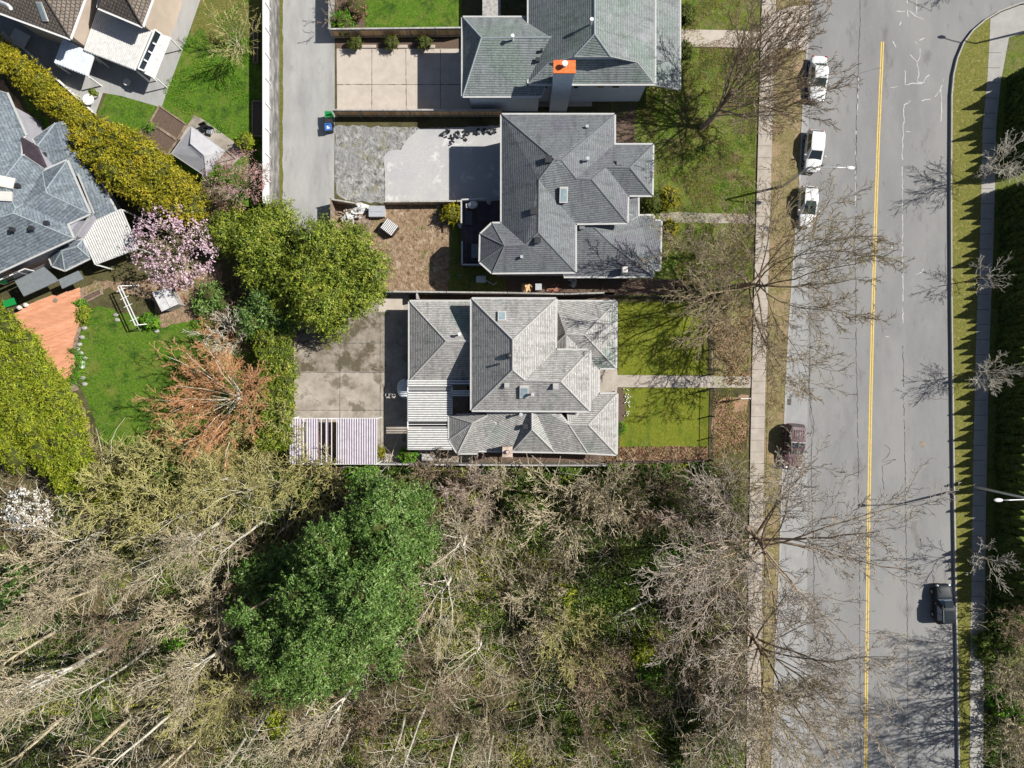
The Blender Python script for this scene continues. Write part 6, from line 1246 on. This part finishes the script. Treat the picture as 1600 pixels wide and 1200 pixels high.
for k, (x, y, n, rz, l) in enumerate(((695, 211, 5, .7, 'tilted stack of dark pavers on the pale paved yard'), (718, 214, 9, .3, 'loose heap of dark pavers in the middle of the paved yard'), (749, 207, 5, .1, 'dark stacked tiles by the brown fence on the paved yard'), (768, 207, 4, .2, 'dark bucket and tiles nearest the middle house wall'))):
    mb = MB(); top = MB(); rr = random.Random(k)
    for j in range(n * 3): mb.box((rr.uniform(-.12, .12) * n, rr.uniform(-.06, .06) * n, rr.choice((.04, .12, .2))), (.24, .15, .07), rr.uniform(0, 3))
    top.box((0, 0, .26), (.3, .2, .06), .4); simple('paver_stack', l, 'paver stack', G(x, y), [('pavers', mb, M['dark_metal']), ('top_paver', top, M['flat_roof'])], rz=rz)
# deck furniture
simple('barbecue', 'covered grey barbecue on the dark deck', 'barbecue', P(740, 324, 1.22), [('body', mk(('box', (0, 0, .5), (.5, .4, .7))), M['black']), ('hood', mk(('ball', (0, 0, .92), (.52, .4, .3), 14, 8)), M['steel']), ('shelf', mk(('box', (-.5, 0, .85), (.4, .4, .04))), M['galv'])], rz=.1)
simple('bench', 'dark long cushion bench beside the barbecue on the dark deck', 'bench', P(733, 342, 1.22), [('seat', mk(('box', (0, 0, .42), (.7, 1.4, .08))), M['glass']), ('leg', mk(('box', (-.3, -.6, .2), (.06, .06, .4))), M['black']), ('leg', mk(('box', (.3, .6, .2), (.06, .06, .4))), M['black'])])
hx = P(741, 397, 1.22)
simple('hot_tub', 'square patterned grey cover on the dark deck beside the bay roof', 'hot tub', hx, [('tub', mk(('box', (0, 0, .25), (1.25, 1.75, .5))), M['black']), ('cover', mk(('box', (.2, .2, .54), (.9, 1.35, .08)), ('cyl', (.2, .2, .57), .22, .03, 12)), M['flat_roof'])])
simple('flower_pot', 'pale flower pots by the wall on the dark deck', 'flower pot', P(764, 318, 1.22), [('pot', mk(('cyl', (0, 0, 0), .14, .35, 12, .2)), M['cap_light']), ('plant', mk(('ball', (0, 0, .45), (.22, .2, .16), 10, 6, 0, .6)), M['cap_light'])])
simple('pot', 'small blue-grey pot at the deck corner post', 'pot', G(721, 354), [('body', mk(('cyl', (0, 0, 0), .26, .7, 14, .3)), M['siding_grey']), ('lid', mk(('cyl', (0, 0, .7), .3, .06, 14)), M['steel'])])
# side passage clutter
for k, (x, y, m, s, l, nm) in enumerate(((822, 450, M['wood'], (.9, .7, .3), 'heap of rusty brown scrap in the passage beside the middle house', 'scrap_heap'), (841, 450, M['off_white'], (.6, .6, .8), 'white cabinet in the passage beside the middle house', 'cabinet'), (865, 453, M['brick'], (1.3, .35, .2), 'line of reddish rubble along the grey fence', 'rubble'), (752, 438, M['siding_blue'], (.9, .55, .9), 'pale blue box unit beneath the bay of the middle house', 'heat_pump'), (896, 440, M['fascia'], (.5, .9, .25), 'grey rolled mattress leaning in the passage', 'mattress'))):
    a = MB(); 
    if nm in ('cabinet', 'heat_pump'): a.box((0, 0, s[2] / 2), s); b2 = MB(); b2.box((0, 0, s[2] + .03), (s[0] * 1.05, s[1] * 1.05, .05)); b3 = ('top', b2, M['galv'])
    else: a.ball((0, 0, s[2] * .6), (s[0] * .6, s[1] * .6, s[2]), 12, 7, 0, .6); b3 = ('loose_pieces', sticks(9, .6, .45, s[2] + .3), m)
    simple(nm, l, nm.replace('_', ' '), G(x, y), [('body', a, m), b3], rz=.0)
mb = MB(); mb.tube([P(754, 430, 1), P(757, 437, 1.2), P(772, 445, 1.2), P(776, 441, 2)], .05, 6); o = mb.build('drain_pipe', M['fascia']); tag(o, 'bent white pipe lying on the dark grass below the bay of the middle house', 'pipe')
# west garden things
sh = thing('shed', tuple(G(256, 468)), 'low shed with grey twin-panel roof below the cherry tree', 'shed'); zz = 1.9
mb = MB(); mb.face([P(238, 457, 1.7), P(253, 487, 1.7), P(277, 475, 1.9), P(263, 450, 1.9)][::-1]) if 0 else None
A, B, C_, D = P(238, 457, 1.8), P(253, 487, 1.8), P(277, 475, 2.0), P(263, 450, 2.0); mb = MB(); mb.prism([p.xy for p in inset([A, B, C_, D], .15)], 0, 1.75); mb.build('wall', M['grey_wood'], sh)
mb = MB(); mb.prism([A.xy, B.xy, B.lerp(C_, .5).xy, A.lerp(D, .5).xy], 1.78, 1.86); mb.build('roof_panel', M['tarp'], sh); mb = MB(); mb.prism([(A.lerp(D, .53)).xy, B.lerp(C_, .53).xy, C_.xy, D.xy], 1.78, 1.88); mb.build('roof_panel', M['tarp'], sh)
simple('brick_edging', 'strip of red bricks beside the low grey shed', 'brick edging', G(281, 462), [('bricks', mk(*[('box', (r.uniform(-.25, .25), -.9 + k * .12, .06), (.22, .1, .12), r.uniform(-.4, .4)) for k in range(16)]), M['brick']), ('sill', mk(('box', (-.35, 0, .05), (.08, 2, .1))), M['off_white'])], rz=.45)
sw = thing('swing_frame', tuple(G(196, 490)), 'white A-frame swing set casting long dark shadows on the west lawn', 'swing frame')
mb = MB(); a, b = P(186, 447, 2.1), P(214, 508, 2.1)
n_ = Vector((-(b - a).y, (b - a).x, 0)).normalized()
for s in (-.14, .14): mb.bar(a + n_ * s, b + n_ * s, .07, .09)
for t in (.1, .3, .5, .85): q = a.lerp(b, t); mb.bar(q - n_ * .45, q + n_ * .45, .05, .05)
mb.build('beam', M['white'], sw)
for p in (a, b):
    for s in (-.9, .9): mb = MB(); mb.bar((p.x + n_.x * s, p.y + n_.y * s, 0), (p.x, p.y, 2.1), .08, .08); mb.build('leg', M['white'], sw)
rb2 = rbed('small planter with brick-coloured rim at the top of the west lawn', [(131, 465), (158, 452), (161, 460), (134, 474)])
for k, (x, y, l) in enumerate(((105, 480, 0), (110, 478, 0))): simple('flower_pot', ('pale pot left of two by the awning edge on the orange deck', 'pale pot right of two by the awning edge on the orange deck')[k], 'flower pot', P(33 + k * 10, 481 - k * 4, .62), [('pot', mk(('cyl', (0, 0, 0), .16, .3, 12, .22)), M['white']), ('plant', mk(('ball', (0, 0, .35), (.2, .18, .12), 8, 6, 0, .5)), M['off_white'])])
simple('plate', 'small round dish on the orange deck', 'dish', P(87, 469, .62), [('dish', mk(('cyl', (0, 0, 0), .2, .06, 16, .24)), M['old_wood']), ('centre', mk(('cyl', (0, 0, .05), .1, .03, 12)), M['flat_roof'])])
def chair(label, px, py, rz, z=.62): return simple('garden_chair', label, 'chair', P(px, py, z), [('seat', mk(('box', (0, 0, .42), (.5, .5, .06))), M['white']), ('backrest', mk(('box', (0, -.25, .7), (.5, .06, .5)), ('box', (-.27, 0, .6), (.05, .45, .05)), ('box', (.27, 0, .6), (.05, .45, .05))), M['white'])] + [('leg', mk(('box', (sx * .22, sy * .22, .2), (.04, .04, .42))), M['white']) for sx in (-1, 1) for sy in (-1, 1)], rz=rz)
chair('white garden chair, upper of two at the hedge side of the orange deck', 47, 540, 1.2); chair('white garden chair, lower of two at the hedge side of the orange deck', 53, 553, 1.2)
simple('barbecue', 'grey covered grill at the lower end of the orange deck', 'barbecue', P(84, 585, .62), [('body', mk(('box', (0, 0, .45), (1.0, .9, .8))), M['dark_metal']), ('cover', mk(('box', (0, 0, .9), (1.2, 1.05, .12)), ('ball', (0, 0, .95), (.55, .45, .16), 12, 6)), M['tarp'])], rz=.45)
simple('flower_pot', 'terracotta pot above the grey covered grill', 'flower pot', P(73, 574, .62), [('pot', mk(('cyl', (0, 0, 0), .2, .35, 12, .27)), M['deck']), ('soil', mk(('cyl', (0, 0, .33), .23, .03, 12)), M['soil'])])
simple('bench', 'pale wooden steps bench below the rounded deck end', 'bench', G(113, 605), [('seat', mk(*[('box', (0, -.45 + k * .18, .35), (1.3, .15, .05)) for k in range(6)]), M['old_wood']), ('support', mk(('box', (-.5, 0, .16), (.08, .9, .32)), ('box', (.5, 0, .16), (.08, .9, .32))), M['old_wood'])], rz=.35)
simple('lawn_ornament', 'small blue-white metal box on stones at the deck edge', 'ornament', G(131, 570), [('box', mk(('box', (0, 0, .2), (.28, .7, .35))), M['galv']), ('lid', mk(('box', (0, 0, .39), (.34, .76, .04))), M['white'])])
simple('crate', 'green crate at the corner of the hedge and deck', 'crate', G(20, 474), [('tray', mk(('prism', [(-.5, -.3), (.5, -.3), (.6, .3), (-.6, .3)], .1, .5)), M['green']), ('rim', mk(('box', (0, 0, .52), (1.2, .7, .04))), M['green'])], rz=.3)
for k, (x, y) in enumerate(((133, 513), (129, 527), (125, 538), (127, 552), (130, 590), (133, 600), (122, 545), (134, 560), (182, 492), (184, 500), (246, 517))):
    simple('garden_stone', ORD[k] + ' pale edging stone of the west lawn, counted ' + ('down the deck edge from the planter' if k < 8 else 'from the swing frame leg'), 'stone', G(x, y), [('stone', mk(('ball', (0, 0, .1), (.28, .2, .15), 9, 6, 0, .35, random.Random(k))), M['kerb'])], group='stones edging the west lawn')
# patio things upper left
simple('garden_table', 'white oval table at the corner of the patio beside the small lawn', 'table', G(145, 160), [('table_top', mk(('cyl', (0, 0, .7), .55, .06, 20)), M['white']), ('leg', mk(('cyl', (0, 0, 0), .1, .7, 10)), M['white'])])
simple('flower_pot', 'big flower pot with green plant next to the white oval table', 'flower pot', G(151, 149), [('pot', mk(('cyl', (0, 0, 0), .3, .45, 14, .42)), M['off_white']), ('plant', mk(('ball', (0, 0, .6), (.42, .4, .3), 12, 7, 0, .7)), M['boxwood'])])
simple('patio_table', 'white square table in the shade below the tiled house', 'table', G(38, 66), [('table_top', mk(('box', (0, 0, .72), (1.7, 1.5, .06))), M['off_white']), ('leg', mk(('box', (0, 0, .36), (.3, .3, .7))), M['off_white'])], rz=-.5)
simple('garden_bench', 'slim white bench against the clipped golden hedge', 'bench', G(18, 64), [('seat', mk(('box', (0, 0, .42), (1.8, .4, .06))), M['off_white']), ('backrest', mk(('box', (0, -.2, .7), (1.8, .06, .4))), M['off_white'])], rz=-.75)
simple('stool', 'white round stool under the wedge roof corner', 'stool', G(203, 132), [('seat', mk(('cyl', (0, 0, .5), .35, .08, 16)), M['off_white']), ('leg', mk(('cyl', (0, 0, 0), .06, .5, 8)), M['off_white'])])
for k, (x, y, m, l) in enumerate(((268, 14, 'deck', 'terracotta pot by the tan wall at the top edge'), (270, 22, 'white', 'white pot by the tan wall, second from the top'), (261, 31, 'white', 'white pot group nearest the glazed lean-to'), (254, 38, 'fascia', 'grey pot nearest the glazed lean-to'))): simple('flower_pot', l, 'flower pot', G(x, y), [('pot', mk(('cyl', (0, 0, 0), .22, .4, 12, .3)), M[m]), ('soil', mk(('cyl', (0, 0, .38), .25, .03, 12)), M['soil'])])
simple('patio_chair', 'dark folded chair on the slab beside the gazebo', 'chair', G(322, 202), [('seat', mk(('box', (0, 0, .4), (.6, .6, .08))), M['black']), ('backrest', mk(('box', (0, .3, .65), (.6, .08, .5))), M['black'])], rz=.4)
simple('patio_chair', 'dark chair with pale cushion on the slab beside the gazebo', 'chair', G(331, 207), [('seat', mk(('box', (0, 0, .4), (.6, .6, .08)), ('box', (.05, 0, .46), (.3, .4, .06))), M['steel']), ('backrest', mk(('box', (0, .3, .65), (.6, .08, .5))), M['black'])], rz=-.3)
# main house yard
simple('tub', 'small blue-white round tub showing at the edge of the ribbed cover', 'tub', P(633, 607, 0), [('tub', mk(('ball', (0, 0, .5), (.75, 1.0, .5), 16, 9)), M['blue_sheet']), ('rim', mk(('cyl', (0, 0, 0), .5, .1, 16)), M['galv'])])
for k, (x, y) in enumerate(((606, 617), (616, 618))): simple('pot', ('light patch on the shaded slab, added as a white pot, left of a pair', 'light patch on the shaded slab, added as a white pot, right of a pair')[k], 'pot', G(x, y), [('pot', mk(('cyl', (0, 0, 0), .14, .3, 10, .2)), M['white']), ('soil', mk(('cyl', (0, 0, .28), .15, .03, 10)), M['soil'])])  # white pots stand in for patches of light falling through the cover
simple('barrel', 'grey barrel against the back fence beside the lime shrub', 'barrel', G(670, 714), [('body', mk(('tube', [(-.6, 0, .4), (.6, 0, .4)], [.38, .38], 14)), M['fascia']), ('end_cap', mk(('tube', [(.6, 0, .4), (.64, 0, .4)], [.4, .4], 14)), M['galv'])])
simple('wire_hoop', 'white wire hoop standing at the corner of the wide slatted cover', 'hoop', G(470, 655), [('hoop', mk(('tube', [(cos(a) * .5, 0, .9 + sin(a) * .5) for a in [6.28 * i / 16 for i in range(17)]], .03, 6)), M['white']), ('stake', mk(('tube', [(0, 0, 0), (0, 0, .45)], .03, 6)), M['white'])])
rt = simple('sign_post', 'leaning white sign post on the strip beside the front path', 'sign', G(1162, 622), [('post', mk(('bar', (0, 0, 0), (0, 0, 1.9), .1, .1), ('bar', (0, 0, 1.8), (-.9, 0, 1.8), .08, .08)), M['white']), ('board', mk(('box', (-.5, 0, 1.35), (.75, .04, .6))), M['white'])])
simple('valve_cover', 'small dark round cover on the front path near the sidewalk', 'cover', G(1146, 592, .014), [('lid', mk(('cyl', (0, 0, 0), .16, .03, 14)), M['dark_metal']), ('ring', mk(('cyl', (0, 0, 0), .2, .02, 16)), M['steel'])])
simple('lawn_flowers', 'pale yellow flowers at the edge of the lower front lawn', 'flowers', G(979, 628), [('flower_heads', mk(*[('ball', (r.uniform(-.35, .35), r.uniform(-1.4, 1.4), .12), (.07, .07, .05), 6, 4) for _ in range(26)]), M['pale_sheet']), ('stems', mk(*[('cyl', (r.uniform(-.35, .35), r.uniform(-1.4, 1.4), 0), .02, .1, 4) for _ in range(20)]), M['brightleaf'])])
